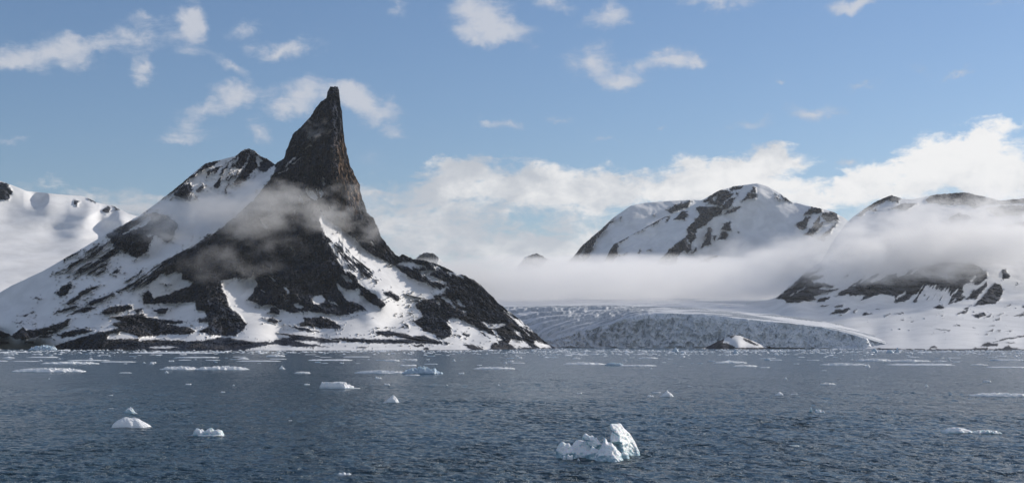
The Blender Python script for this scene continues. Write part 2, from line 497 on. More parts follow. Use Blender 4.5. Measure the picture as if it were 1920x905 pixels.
# pyramid face
ctl += line3([(520, 330, 2850), (505, 400, 2760), (480, 460, 2690), (440, 510, 2630), (405, 528, 2590)], 22)
ctl += line3([(405, 528, 2590), (408, 570, 2520), (415, 610, 2430), (420, 635, 2365)], 20)
ctl += line3([(340, 545, 2600), (345, 590, 2500), (330, 625, 2400)], 20)
ctl += line3([(460, 540, 2630), (470, 580, 2540), (500, 615, 2440), (520, 640, 2360)], 20)
ctl += [(290, 560, 2570), (290, 600, 2470), (290, 635, 2370)]
ctl += line3([(560, 400, 2775), (545, 460, 2710), (540, 520, 2640), (545, 575, 2560)], 24)
ctl += line3([(565, 350, 2830), (598, 412, 2755), (638, 486, 2680), (676, 534, 2630), (720, 572, 2575)], 18)
ctl += [(600, 480, 2690), (600, 540, 2620), (600, 585, 2545), (640, 560, 2610), (640, 620, 2430), (560, 625, 2410), (600, 635, 2380), (680, 610, 2480)]
ctl += line3([(603, 400, 2810), (640, 440, 2800), (680, 480, 2790), (712, 500, 2785)], 18)
ctl += [(740, 520, 2765), (770, 545, 2735), (760, 580, 2660), (740, 600, 2580), (730, 625, 2470), (790, 560, 2720), (700, 560, 2650), (690, 590, 2530)]
# the tower
ctl += line3([(627, 170, 2895), (628, 215, 2880), (634, 260, 2868), (640, 310, 2852), (650, 360, 2838), (662, 410, 2828)], 16)
ctl += line3([(634, 165, 2915), (640, 215, 2920), (647, 275, 2925), (658, 312, 2930), (675, 355, 2930), (688, 398, 2925), (713, 440, 2915), (742, 476, 2890)], 16)
ctl += line3([(612, 182, 2915), (583, 219, 2915), (548, 252, 2915), (534, 290, 2905)], 20)
ctl += [(600, 230, 2890), (590, 280, 2868), (560, 290, 2885), (600, 330, 2850), (575, 330, 2850), (620, 360, 2838), (630, 400, 2830), (690, 450, 2838), (720, 480, 2835), (660, 440, 2830)]
# right ridge
ctl += line3([(756, 476, 2880), (815, 493, 2850), (860, 514, 2835), (900, 532, 2825), (932, 566, 2815), (985, 607, 2790), (1030, 645, 2745)], 22)
ctl += [(790, 515, 2800), (830, 540, 2770), (870, 560, 2740), (900, 590, 2690), (950, 610, 2680), (840, 575, 2700), (850, 600, 2620), (830, 620, 2530), (780, 610, 2560), (790, 640, 2400),
        (900, 625, 2570), (950, 635, 2560), (1000, 637, 2650), (880, 642, 2430), (810, 590, 2640)]

R = '+'; S = '-'
ops = [
    (R, P(Z, [(515, 304), (530, 294), (534, 280), (545, 255), (575, 220), (600, 185), (612, 160), (640, 155), (648, 230), (665, 310), (695, 390), (720, 440), (750, 472), (760, 478), (742, 494), (722, 488), (705, 480), (690, 474),
               (668, 450), (640, 430), (603, 403), (597, 412), (618, 459), (625, 470), (643, 497), (663, 514), (676, 534), (702, 552), (723, 570), (714, 578), (694, 567), (676, 555), (690, 575), (661, 587), (638, 590), (605, 587),
               (581, 583), (543, 586), (526, 580), (507, 570), (490, 573), (465, 561), (482, 530), (476, 517), (463, 522), (441, 521), (413, 526), (421, 552), (431, 575), (449, 591), (463, 608), (443, 630), (405, 628), (371, 622),
               (392, 610), (385, 583), (367, 581), (365, 565), (325, 568), (269, 570), (266, 552), (280, 543), (287, 560), (313, 552), (355, 536), (363, 528), (338, 522), (341, 511), (319, 511), (302, 515), (278, 530),
               (250, 541), (305, 495), (360, 461), (405, 434), (427, 418), (470, 380), (500, 345), (515, 322)])),
    (S, P(C3, [(1020, 420), (1050, 440), (1062, 470), (1040, 472)])), (S, P(C3, [(1215, 510), (1225, 485), (1280, 480), (1300, 510), (1290, 535), (1225, 545)])), (S, P(C3, [(1090, 545), (1120, 532), (1160, 565), (1130, 570)])),
    (S, P(C3, [(1320, 520), (1355, 525), (1390, 550), (1350, 545)])), (S, P(C3, [(878, 0), (900, 0), (915, 30), (900, 32)])), (S, P(C3, [(1420, 345), (1450, 355), (1480, 390), (1430, 375)])),
    (S, P(C2, [(415, 275), (428, 272), (436, 290), (420, 290)])), (S, P(C2, [(410, 330), (437, 306), (437, 318)])), (S, P(C2, [(315, 412), (365, 362), (366, 370), (325, 412)])),
    (S, P(C2, [(350, 400), (390, 364), (389, 372), (360, 400)])), (S, P(C2, [(290, 446), (335, 416), (334, 424)])), (S, P(C2, [(412, 522), (440, 515), (468, 545), (462, 563), (430, 548)])),
    (S, P(C2, [(467, 515), (486, 520), (486, 545), (472, 540)])), (S, P(C2, [(378, 546), (400, 556), (404, 574), (390, 566)])), (S, P(C2, [(206, 640), (222, 645), (244, 684), (233, 688)])), (S, P(C2, [(610, 728), (636, 727), (642, 755), (628, 750)])),
    (S, P(C2, [(490, 460), (497, 462), (501, 490), (494, 488)])), (S, P(C4, [(375, 45), (390, 60), (405, 110), (390, 95)])), (S, P(C4, [(410, 180), (465, 205), (470, 222), (430, 205)])),
    (S, P(C4, [(165, 290), (215, 305), (232, 348), (190, 338)])), (S, P(C4, [(125, 370), (200, 400), (270, 410), (285, 375), (300, 400), (290, 440), (340, 470), (365, 500), (440, 545), (380, 560), (300, 520), (250, 488), (205, 495), (160, 440)])),
    (R, P(C4, [(110, 95), (160, 125), (290, 215), (350, 265), (385, 305), (330, 290), (240, 232), (160, 175)])),
    (R, P(C4, [(205, 500), (260, 490), (300, 520), (350, 560), (320, 560), (260, 540), (230, 540)])),
    # the back-left peak
    (R, P(C5, [(0, 440), (100, 366), (200, 286), (290, 230), (350, 175), (390, 146), (480, 128), (470, 145), (400, 190), (330, 215), (270, 262), (200, 305), (120, 372), (20, 444)])),
    (R, P(C5, [(100, 415), (200, 320), (240, 320), (258, 360), (240, 400), (225, 450), (150, 425)])), (R, P(C5, [(240, 425), (262, 390), (254, 450), (236, 455)])), (R, P(C5, [(274, 445), (290, 420), (300, 440), (285, 462)])),
    (R, P(C5, [(375, 285), (388, 228), (450, 190), (496, 174), (470, 210), (445, 245), (428, 222), (392, 258)])), (R, P(C5, [(480, 242), (500, 203), (552, 158), (550, 190), (512, 213), (497, 242)])),
    (R, P(C5, [(520, 168), (570, 128), (600, 112), (590, 130), (545, 160)])),
    (R, P(C5, [(560, 205), (590, 150), (612, 98), (640, 75), (720, 30), (735, 55), (722, 85), (690, 140), (660, 192), (600, 190), (566, 210)])),
    (S, P(C5, [(612, 110), (640, 92), (610, 150), (570, 195)])),
    (R, P(C5, [(735, 40), (790, 80), (870, 120), (935, 168), (830, 230), (790, 200), (760, 240), (690, 300), (600, 332), (585, 322), (620, 280), (680, 200), (715, 120)])),
    (S, P(C5, [(768, 88), (800, 98), (826, 135), (802, 150), (802, 180), (785, 176), (783, 130)])), (S, P(C5, [(755, 215), (790, 193), (798, 215), (745, 262), (700, 278)])),
    (R, P(C5, [(545, 302), (585, 238), (592, 250), (560, 302)])), (R, P(C5, [(600, 268), (638, 212), (643, 225), (612, 270)])), (R, P(C5, [(523, 297), (548, 238), (550, 275), (535, 295)])),
    (R, P(C5, [(435, 340), (468, 285), (492, 268), (486, 340), (462, 358), (442, 352)])), (R, P(C5, [(524, 365), (545, 320), (551, 330), (542, 360), (540, 400), (516, 402), (530, 380)])), (R, P(C5, [(290, 372), (340, 328), (346, 350), (312, 388)])),
    # rock band half hidden by the cloud
    (R, P(C1, [(430, 410), (500, 370), (560, 340), (620, 318), (690, 338), (722, 370), (692, 432), (672, 442), (650, 422), (622, 408), (602, 450), (592, 482), (552, 502), (512, 482), (488, 472), (468, 472), (450, 442)])),
    (S, P(C1, [(495, 406), (560, 366), (600, 330), (610, 335), (588, 372), (540, 388), (500, 410)])), (S, P(C1, [(590, 415), (612, 402), (618, 408), (600, 420)])),
    # streaks on the left slope
    (R, P(CA, [(365, 343), (430, 315), (520, 268), (600, 223), (690, 158), (748, 136), (700, 177), (640, 217), (560, 258), (490, 302), (430, 330)])),
    (R, P(CA, [(480, 372), (560, 320), (610, 278), (692, 248), (672, 287), (600, 312), (540, 342)])), (R, P(CA, [(608, 332), (650, 318), (720, 278), (752, 268), (720, 312), (660, 338)])),
    (R, P(CA, [(650, 357), (700, 330), (742, 322), (700, 344)])), (R, P(CA, [(773, 342), (800, 320), (838, 318), (790, 345)])),
    (R, P(CA, [(430, 240), (520, 200), (560, 185), (530, 205), (450, 243)])), (R, P(CA, [(600, 195), (660, 150), (700, 132), (670, 158), (615, 198)])), (R, P(CA, [(690, 225), (780, 175), (840, 185), (760, 235), (700, 262)])),
    (R, P(CA, [(378, 477), (420, 460), (418, 436), (480, 408), (503, 412), (490, 442), (452, 487), (420, 500)])), (R, P(CA, [(438, 552), (520, 500), (580, 455), (695, 420), (640, 452), (560, 507), (500, 542), (460, 562)])),
    (R, P(CA, [(368, 622), (440, 583), (520, 560), (548, 568), (470, 597)])), (R, P(CA, [(588, 562), (660, 518), (780, 478), (803, 484), (700, 532), (640, 562)])),
    (R, P(CA, [(468, 627), (540, 588), (600, 573), (682, 568), (600, 612), (540, 606), (490, 628)])), (R, P(CA, [(698, 607), (760, 573), (880, 556), (918, 573), (860, 602), (720, 624)])),
    (R, P(CA, [(148, 638), (200, 622), (185, 636)])), (R, P(CA, [(208, 615), (238, 604), (230, 615)])), (R, P(CA, [(108, 684), (162, 672), (150, 684)])), (R, P(CA, [(222, 693), (252, 683), (245, 692)])), (R, P(CA, [(240, 510), (262, 503), (255, 512)])),
    (R, P(CA, [(80, 780), (130, 735), (155, 708), (190, 733), (330, 713), (400, 683), (485, 655), (470, 700), (420, 732), (330, 737), (250, 785), (160, 802), (110, 795)])),
    (R, P(CA, [(400, 762), (500, 730), (600, 723), (652, 733), (560, 762), (430, 788)])), (R, P(CA, [(250, 755), (420, 728), (400, 745), (300, 775)])),
    (R, P(CA, [(360, 845), (500, 800), (640, 758), (740, 738), (822, 718), (778, 690), (842, 670), (750, 643), (962, 618), (962, 762), (880, 733), (742, 768), (742, 800), (962, 790), (962, 880), (400, 880)])),
    (R, P(CA, [(-90, 735), (0, 738), (60, 758), (85, 776), (30, 782), (-90, 770)])), (R, P(CA, [(-90, 815), (60, 813), (72, 828), (-90, 835)])), (R, P(CA, [(180, 810), (240, 805), (230, 820), (170, 822)])), (R, P(CA, [(270, 775), (370, 765), (360, 780), (270, 790)])),
    (R, P(CA, [(800, 472), (880, 425), (962, 368), (962, 387), (890, 437), (820, 474)])), (R, P(CA, [(860, 400), (930, 360), (985, 320), (962, 350), (880, 400)])),
    # lower left rocks
    (R, P(CB, [(-40, 545), (130, 528), (182, 560), (270, 573), (420, 588), (552, 600), (460, 612), (350, 622), (480, 643), (560, 653), (625, 690), (560, 718), (400, 712), (250, 728), (100, 742), (-40, 690)])),
    (R, P(CB, [(225, 492), (300, 473), (372, 478), (345, 522), (268, 532)])), (R, P(CB, [(0, 455), (45, 458), (40, 480), (0, 498)])), (R, P(CB, [(640, 580), (720, 560), (740, 600), (660, 610)])),
    (R, P(CB, [(-10, 755), (100, 775), (250, 760), (400, 770), (550, 780), (700, 770), (850, 745), (940, 768), (1076, 785), (1076, 880), (-10, 880)])), (S, P(CB, [(200, 836), (330, 820), (455, 829), (380, 846), (230, 844)])),
    (R, P(CB, [(-10, 296), (100, 208), (250, 106), (420, 6), (425, 12), (250, 122), (100, 226), (-10, 305)])), (R, P(CB, [(60, 270), (200, 180), (330, 90), (340, 96), (210, 192), (70, 278)])),
    (R, P(CB, [(160, 560), (60, 500), (130, 475), (150, 480), (90, 520)])), (R, P(CB, [(330, 268), (365, 260), (350, 275)])), (R, P(CB, [(175, 282), (200, 276), (190, 290)])),
    (R, P(C3, [(888, 645), (940, 638), (1002, 660), (970, 672), (920, 662)])), (R, P(C3, [(1135, 672), (1158, 638), (1280, 628), (1340, 648), (1425, 690), (1400, 712), (1280, 707), (1140, 687)])), (R, P(C3, [(922, 572), (950, 558), (1002, 590), (980, 617), (930, 602)])),
    (R, P(C3, [(550, 790), (650, 768), (800, 798), (920, 800), (1000, 775), (1070, 768), (970, 735), (1100, 748), (1250, 768), (1410, 790), (1380, 803), (1250, 792), (1100, 790), (1200, 815), (1340, 832), (1100, 832), (950, 812), (850, 832), (740, 858), (550, 880)])),
    (R, P(C3, [(1048, 688), (1150, 703), (1275, 730), (1180, 728)])), (R, P(C3, [(1320, 770), (1500, 778), (1629, 785), (1629, 800), (1450, 800)])),
    (R, P(C3, [(1440, 540), (1500, 530), (1590, 585), (1560, 582), (1490, 572)])),
    # snowfield stones and the right ridge
    (R, P(C4, [(463, 432), (520, 412), (598, 463), (577, 488), (500, 452)])), (R, P(C4, [(635, 440), (762, 463), (742, 472), (650, 453)])), (R, P(C4, [(668, 488), (740, 482), (735, 492), (680, 495)])), (R, P(C4, [(590, 603), (605, 595), (610, 606)])),
    (R, P(C4, [(650, 522), (665, 525), (660, 532)])), (R, P(C4, [(548, 592), (562, 590), (560, 600)])), (R, P(C4, [(615, 658), (650, 665), (655, 682), (625, 672)])), (R, P(C4, [(670, 635), (700, 628), (695, 645)])), (R, P(C4, [(660, 575), (680, 578), (672, 586)])), (R, P(C4, [(400, 330), (430, 335), (420, 345)])),
    (R, P(C4, [(398, 718), (500, 703), (560, 718), (660, 743), (760, 743), (820, 763), (965, 797), (940, 807), (700, 802), (450, 802), (300, 792), (80, 765), (200, 758), (400, 768), (640, 768), (560, 747), (480, 748)])),
    (R, P(C4, [(-10, 768), (140, 778), (142, 792), (-10, 792)])), (R, P(C4, [(270, 825), (360, 828), (340, 836), (270, 834)])), (R, P(C4, [(680, 815), (760, 805), (770, 822), (700, 826)])), (R, P(C4, [(770, 835), (800, 828), (810, 845), (770, 848)])),
    (R, P(C4, [(565, 130), (700, 180), (770, 175), (860, 205), (1010, 280), (1070, 290), (1180, 362), (1280, 442), (1340, 510), (1460, 600), (1600, 712), (1740, 825), (1800, 850), (1790, 870), (1240, 860), (1270, 800), (1340, 772), (1200, 722),
                (1150, 682), (1070, 642), (980, 602), (950, 622), (940, 650), (975, 700), (970, 732), (910, 772), (860, 762), (850, 730), (770, 712), (700, 640), (760, 602), (740, 570), (700, 520), (760, 472), (840, 472), (830, 440),
                (890, 442), (905, 430), (940, 380), (880, 402), (830, 387), (780, 352), (700, 332), (620, 282), (550, 222), (500, 225), (560, 150)])),
    (S, P(C4, [(570, 216), (640, 198), (700, 212), (762, 230), (742, 246), (660, 240), (600, 222)])), (S, P(C4, [(728, 266), (862, 258), (832, 280), (800, 290), (860, 320), (942, 350), (930, 360), (830, 342), (760, 292)])),
    (S, P(C4, [(830, 222), (872, 245), (872, 262), (842, 242)])), (S, P(C4, [(925, 274), (1010, 282), (1065, 302), (1060, 310), (960, 288)])), (S, P(C4, [(893, 448), (960, 478), (1004, 522), (1000, 547), (950, 502), (900, 472)])),
    (S, P(C4, [(1008, 478), (1080, 520), (1077, 537), (1020, 508)])), (S, P(C4, [(848, 480), (892, 510), (880, 518)])), (S, P(C4, [(1222, 655), (1372, 658), (1350, 672), (1290, 692), (1240, 688)])),
    (S, P(C4, [(1375, 560), (1480, 638), (1590, 722), (1570, 722), (1480, 672), (1400, 602)])), (S, P(C4, [(1030, 545), (1077, 565), (1062, 572)])), (S, P(C4, [(1155, 690), (1230, 718), (1342, 770), (1282, 792), (1200, 742)])),
    (S, P(C4, [(1415, 768), (1520, 788), (1562, 830), (1440, 832), (1400, 800)])), (S, P(C4, [(1598, 778), (1700, 818), (1710, 832), (1620, 832), (1588, 800)])), (S, P(C4, [(1060, 625), (1140, 705), (1130, 712), (1070, 655)])), (S, P(C4, [(1195, 630), (1230, 650), (1225, 665), (1200, 645)])),
    (S, P(C4, [(1440, 700), (1470, 715), (1480, 735), (1450, 725)])), (S, P(C4, [(1270, 690), (1300, 712), (1330, 760), (1290, 740)])),
    (R, P(C4, [(1045, 718), (1112, 735), (1102, 752), (1050, 732)])), (R, P(C4, [(998, 733), (1042, 745), (1030, 757)])), (R, P(C4, [(1060, 803), (1150, 813), (1205, 835), (1180, 860), (1100, 842)])), (R, P(C4, [(1160, 700), (1250, 760), (1260, 772), (1190, 735)])),
]


def main_extra(px, py, rock, D):
    # streaks of rubble in the couloirs, running down the fall line
    def streaks(poly, angle, along, across, amt):
        s = soft(P(*poly), px, py, 16)
        a = math.radians(angle)
        u = px * math.cos(a) + py * math.sin(a); v = -px * math.sin(a) + py * math.cos(a)
        n = fbm(u / along, v / across, 3.1, 3, 0.55)
        return s * n * amt
    nz = streaks((C4, [(40, 0), (140, 20), (330, 170), (440, 260), (350, 320), (200, 260), (90, 90)]), 43, 46, 3.0, 24) 
    nz += 3.2 * soft(P(C4, [(60, 40), (140, 60), (330, 210), (400, 300), (320, 290), (180, 200)]), px, py, 14)
    nz += streaks((CA, [(380, 340), (780, 100), (900, 210), (820, 300), (560, 400), (400, 420)]), -31, 36, 3.4, 9)
    nz += streaks((CA, [(820, 440), (1400, 60), (1500, 60), (1400, 250), (900, 520)]), -36, 60, 2.6, 8)
    nz += streaks((C5, [(280, 260), (620, 100), (700, 200), (500, 420), (330, 420)]), -62, 20, 4.5, 2)
    nz += streaks((C3, [(850, 560), (1629, 560), (1629, 720), (1000, 720)]), 42, 50, 3.0, 3)
    # threads of old snow caught in the gullies of the pyramid and tower
    th = soft(P(Z, [(440, 420), (560, 330), (640, 330), (700, 470), (660, 560), (560, 585), (420, 520), (330, 520)]), px, py, 30)
    cxv = (px - 520) / (1.0 + 0.006 * (py - 300))
    t1 = fbm(cxv / 5.5, py / 46, 9.1, 4, 0.55)
    t2 = fbm((px * 0.8 + py * 0.6) / 44, (-px * 0.6 + py * 0.8) / 4.5, 2.9, 3, 0.5)
    gate = np.clip(0.5 + 1.6 * fbm(px / 60, py / 60, 5.5, 2), 0, 1)
    nz -= th * gate * (26 * np.clip(t1 - 0.25, 0, 1) + 24 * np.clip(t2 - 0.32, 0, 1))
    rr_ = soft(P(Z, [(760, 480), (870, 515), (1040, 650), (830, 650), (790, 560)]), px, py, 20)
    t3 = fbm((px * 0.7 + py * 0.7) / 26, (-px * 0.7 + py * 0.7) / 4.0, 4.9, 4, 0.6)
    nz -= rr_ * 20 * np.clip(t3 - 0.20, 0, 1)
    rock = np.clip(rock + nz, -9, 9)
    # free speckle of boulders near rock edges
    sp = gn(px / 2.2, py / 1.8, 6.6)
    rock = np.where((rock > -8.5) & (rock < 0) & (sp > 0.62), 2.0, rock)
    # block-like breaks: the face steps back along joints
    rkw = np.clip(0.5 + rock / 6, 0, 1)
    b1 = 3.2 * fbm(px / 24, py / 34, 11.0, 4, 0.6); s1 = b1 - np.floor(b1)
    b2 = 4.5 * fbm(px / 11, py / 17, 21.0, 3, 0.6); s2 = b2 - np.floor(b2)
    D = D - rkw * (13.0 * (np.clip(s1 / 0.14, 0, 1) - s1) + 5.0 * (np.clip(s2 / 0.2, 0, 1) - s2))
    # rock ledges: broken benches dipping to the right across the tower and pyramid
    lg = soft(P(Z, [(540, 230), (650, 190), (720, 460), (640, 560), (420, 560), (470, 380)]), px, py, 30)
    q = (py + 0.55 * px + 9 * fbm(px / 30, py / 30, 8.0, 4)) / 15.0
    fq = q - np.floor(q)
    D = D - lg * 9.0 * np.clip(gn(px / 40, np.floor(q) * 1.7, 5.0) + 0.35, 0, 1) * (np.clip(fq / 0.2, 0, 1) - fq)
    # gullies on the pyramid and vertical flutes on the tower
    g = soft(P(Z, [(520, 330), (610, 400), (700, 560), (560, 590), (420, 520), (300, 520)]), px, py, 40)
    D = D + g * 16 * (ridged((px - 500) / (20 + 0.10 * (py - 300)), py / 160, 1.2, 3) - 0.5)
    tw = soft(P(Z, [(600, 190), (650, 190), (720, 460), (560, 400), (540, 300)]), px, py, 20)
    D = D + tw * 26 * (ridged(px / 17 + 0.03 * py, py / 120, 2.2, 4, 0.6) - 0.5)
    return rock, D


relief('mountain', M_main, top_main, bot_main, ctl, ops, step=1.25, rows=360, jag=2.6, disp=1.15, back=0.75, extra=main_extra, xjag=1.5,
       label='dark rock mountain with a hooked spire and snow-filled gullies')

# ------------------------------------------------------------------ left snowfield
top_l = [(-160, 330), (-60, 338), (0, 340), (12, 343), (30, 350), (50, 358), (110, 364), (150, 367), (165, 371), (180, 379), (200, 384), (215, 387), (240, 400), (270, 408), (330, 414), (420, 440), (520, 480)]
bot_l = [(-160, 640), (520, 640)]
cl = line3([(-160, 330, 4150), (0, 340, 4150), (110, 364, 4200), (215, 387, 4250), (330, 414, 4300), (520, 480, 4300)], 30)
cl += [(x, y, d + 0.9 * x) for x in (-160, -60, 20, 100, 200, 320, 500) for y, d in ((430, 3900), (480, 3620), (530, 3300), (580, 3020), (638, 2700))]
cl += [(20, 362, 4120), (75, 380, 4105), (10, 395, 4050), (95, 395, 4060), (60, 368, 4150), (130, 380, 4160), (150, 385, 4130), (175, 390, 4100), (150, 410, 4030), (185, 395, 4160), (205, 400, 4120), (230, 405, 4090)]
ops_l = [(R, P(C1, [(-60, 190), (30, 200), (47, 232), (35, 268), (-60, 275)])), (R, P(C1, [(300, 268), (320, 273), (314, 292), (302, 290)])), (R, P(C1, [(412, 312), (440, 292), (448, 305), (440, 322), (425, 322)])),
         (R, P(C1, [(444, 286), (487, 308), (470, 310)])), (R, P(C1, [(345, 255), (390, 275), (385, 282), (350, 262)]))]


def left_extra(px, py, rock, D):
    # scooped hollows under the crest, long soft undulations below
    for cx, cy, rx, ry, d in ((62, 372, 26, 20, 60), (152, 384, 30, 20, 60), (205, 402, 16, 12, 40)):
        r = np.sqrt(((px - cx) / rx) ** 2 + ((py - cy) / ry) ** 2)
        D = D + d * np.clip(1.15 - r, 0, 1) * np.clip((px - cx) / rx + 0.7, 0, 2) * 0.8
    D = D + 26 * fbm(px / 190, py / 26, 4.4, 2) * np.clip((py - 400) / 40, 0, 1)
    return rock, D


relief('snowfield', M_far, top_l, bot_l, cl, ops_l, step=2.0, rows=220, water=False, jag=1.2, disp=1.0, snowbump=0.35, back=0.6, extra=left_extra, c=20,
       label='smooth sunlit snowfield behind the left slope')

# ------------------------------------------------------------------ far right mountains
top_e0 = [(1050, 500), (1072, 484), (1090, 462), (1115, 440), (1150, 408), (1182, 386), (1210, 380), (1250, 377), (1300, 374), (1340, 378), (1380, 400)]
bot_e0 = [(1050, 560), (1380, 560)]
ce0 = line3([(1050, 500, 6300), (1115, 440, 6300), (1182, 386, 6350), (1250, 377, 6400), (1340, 378, 6400), (1380, 400, 6400)], 30)
ce0 += [(x, y, d) for x in (1080, 1150, 1230, 1330) for y, d in ((470, 6080 + (1150 - x) * .6), (520, 5900), (560, 5700))]
ops_e0 = [(R, P(C6, [(40, 590), (130, 495), (230, 405), (355, 312), (300, 380), (240, 430), (222, 480), (190, 570), (150, 600)])), (R, P(C6, [(695, 265), (760, 222), (862, 196), (835, 232), (720, 280)])),
          (S, P(C6, [(120, 560), (160, 490), (170, 500), (135, 570)])), (R, P(C6, [(385, 310), (400, 305), (395, 320)])), (R, P(C6, [(610, 285), (620, 280), (618, 292)]))]
relief('mountain', M_far, top_e0, bot_e0, ce0, ops_e0, step=1.4, rows=130, water=False, jag=1.8, disp=2.0, back=0.8, xjag=0.7, warp=1.3, label='hazy snow ridge behind the rounded far peak')

top_e1 = [(1110, 505), (1132, 490), (1150, 458), (1163, 452), (1200, 432), (1245, 407), (1285, 393), (1318, 374), (1350, 356), (1375, 350), (1400, 346), (1420, 343.5), (1440, 349), (1462, 362), (1485, 378), (1515, 386), (1545, 392),
          (1565, 399), (1583, 408), (1620, 440), (1680, 470)]
bot_e1 = [(1110, 575), (1680, 575)]
ce1 = line3([(1110, 505, 5500), (1150, 458, 5520), (1245, 407, 5600), (1318, 374, 5620), (1420, 345, 5650), (1485, 378, 5600), (1545, 392, 5500), (1583, 408, 5450), (1680, 470, 5400)], 24)
ce1 += line3([(1370, 370, 5570), (1320, 410, 5480), (1290, 440, 5400), (1250, 480, 5330), (1230, 500, 5280)], 18)
ce1 += line3([(1420, 360, 5590), (1400, 420, 5500), (1340, 460, 5450), (1310, 500, 5350)], 20)
ce1 += [(1180, 480, 5400), (1230, 450, 5500), (1470, 400, 5500), (1500, 440, 5350), (1550, 430, 5320), (1440, 450, 5380), (1400, 480, 5280), (1450, 490, 5150), (1520, 480, 5150), (1350, 520, 5050), (1620, 480, 5200)]
ce1 += [(x, 570, 4850) for x in range(1110, 1690, 80)]
ops_e1 = [(R, P(C6, p)) for p in (
    [(940, 205), (1000, 145), (1060, 115), (1100, 135), (1135, 150), (1080, 200), (1040, 232), (990, 212)], [(1105, 125), (1130, 105), (1200, 95), (1195, 110), (1170, 122), (1120, 133)], [(1250, 142), (1258, 103), (1282, 108), (1277, 137)], [(1192, 205), (1230, 138), (1292, 158), (1272, 182), (1220, 192)],
    [(1038, 255), (1100, 188), (1152, 173), (1112, 232), (1060, 262)], [(1150, 140), (1170, 150), (1160, 165)],
    [(895, 240), (960, 232), (1062, 243), (1062, 272), (1002, 312), (960, 352), (892, 382), (892, 440), (855, 470), (860, 520), (832, 543), (805, 520), (772, 560), (762, 615), (620, 620), (680, 548), (760, 478), (828, 430), (828, 380), (880, 328), (915, 290), (888, 250)],
    [(738, 322), (790, 273), (832, 263), (822, 322), (780, 320)], [(1073, 283), (1130, 238), (1182, 238), (1130, 272)], [(1058, 382), (1090, 338), (1112, 333), (1122, 392), (1090, 392)], [(918, 505), (955, 440), (965, 375), (992, 372), (982, 480), (930, 508)],
    [(1028, 452), (1070, 388), (1102, 418), (1082, 448)], [(988, 418), (1022, 423), (1012, 460)], [(865, 540), (880, 500), (892, 508), (878, 542)], [(1538, 362), (1600, 308), (1642, 288), (1602, 382), (1570, 382)], [(1598, 292), (1640, 235), (1700, 245), (1718, 272), (1650, 282)],
    [(1650, 362), (1722, 276), (1812, 272), (1822, 322), (1740, 332), (1690, 382), (1640, 425), (1700, 442), (1800, 342), (1820, 335), (1720, 460), (1600, 412)], [(1438, 162), (1480, 178), (1517, 207), (1480, 197)], [(1395, 158), (1450, 190), (1445, 195)],
    [(385, 466), (450, 408), (600, 333), (722, 278), (700, 302), (600, 352), (470, 418), (400, 472)], [(690, 335), (715, 300), (718, 310), (700, 338)], [(250, 595), (340, 500), (345, 450), (370, 445), (387, 490), (372, 512), (377, 560), (340, 600)], [(378, 555), (440, 540), (395, 562)],
    [(888, 608), (960, 568), (1032, 558), (970, 602)], [(500, 540), (520, 515), (525, 520), (508, 545)], [(575, 520), (592, 512), (595, 522)], [(1155, 405), (1168, 398), (1165, 412)], [(800, 600), (822, 580), (815, 605)])]
ops_e1 += [(S, P(C6, p)) for p in ([(830, 480), (838, 440), (848, 480)], [(1000, 190), (1030, 150), (1020, 200)], [(700, 580), (730, 575), (715, 590)], [(1705, 290), (1740, 330), (1700, 350)])]
relief('mountain', M_far, top_e1, bot_e1, ce1, ops_e1, step=1.3, rows=190, water=False, jag=1.6, disp=1.6, back=0.8, label='rounded snowy far peak with a dark rock rib down its face', warp=1.3, xjag=0.7)

top_f = [(1400, 566), (1440, 562), (1458, 556), (1480, 535), (1500, 520), (1512, 508), (1540, 490), (1560, 455), (1585, 420), (1600, 406), (1620, 392), (1640, 379), (1655, 372), (1672, 366), (1690, 372), (1710, 374), (1740, 368), (1760, 364), (1785, 362), (1810, 361),
         (1830, 366), (1862, 371), (1875, 376), (1925, 372), (2000, 366), (2080, 360)]
bot_f = [(1400, 650), (1560, 652), (1640, 654.5), (1760, 656), (1920, 656.5), (2080, 657)]
cf = line3([(1400, 566, 4100), (1458, 556, 4050), (1512, 508, 4150), (1585, 420, 4500), (1672, 366, 4700), (1760, 364, 4750), (1862, 371, 4750), (1925, 372, 4750), (2080, 360, 4750)], 30)
cf += line3([(1640, 430, 4350), (1600, 480, 4150), (1540, 520, 3980), (1465, 556, 3900)], 24)
cf += line3([(1860, 430, 4350), (1740, 500, 3960), (1660, 530, 3800), (1580, 555, 3700)], 24)
cf += [(1740, 430, 4400), (1920, 440, 4300), (2040, 440, 4300), (1860, 500, 3900), (1960, 500, 3920), (2060, 500, 3920), (1800, 550, 3600), (1880, 550, 3580), (1980, 550, 3600), (1700, 560, 3600), (1620, 575, 3500), (1530, 570, 3720), (1450, 575, 3800)]
cf += [(x, y, d) for x in (1760, 1840, 1920, 2040) for y, d in ((590, 3150), (620, 2750), (640, 2450))]
cf += [(1680, 600, 3150), (1600, 600, 3250), (1520, 600, 3350), (1440, 600, 3500), (1700, 630, 2720), (1640, 630, 2850), (1560, 630, 3000), (1440, 630, 3100)]
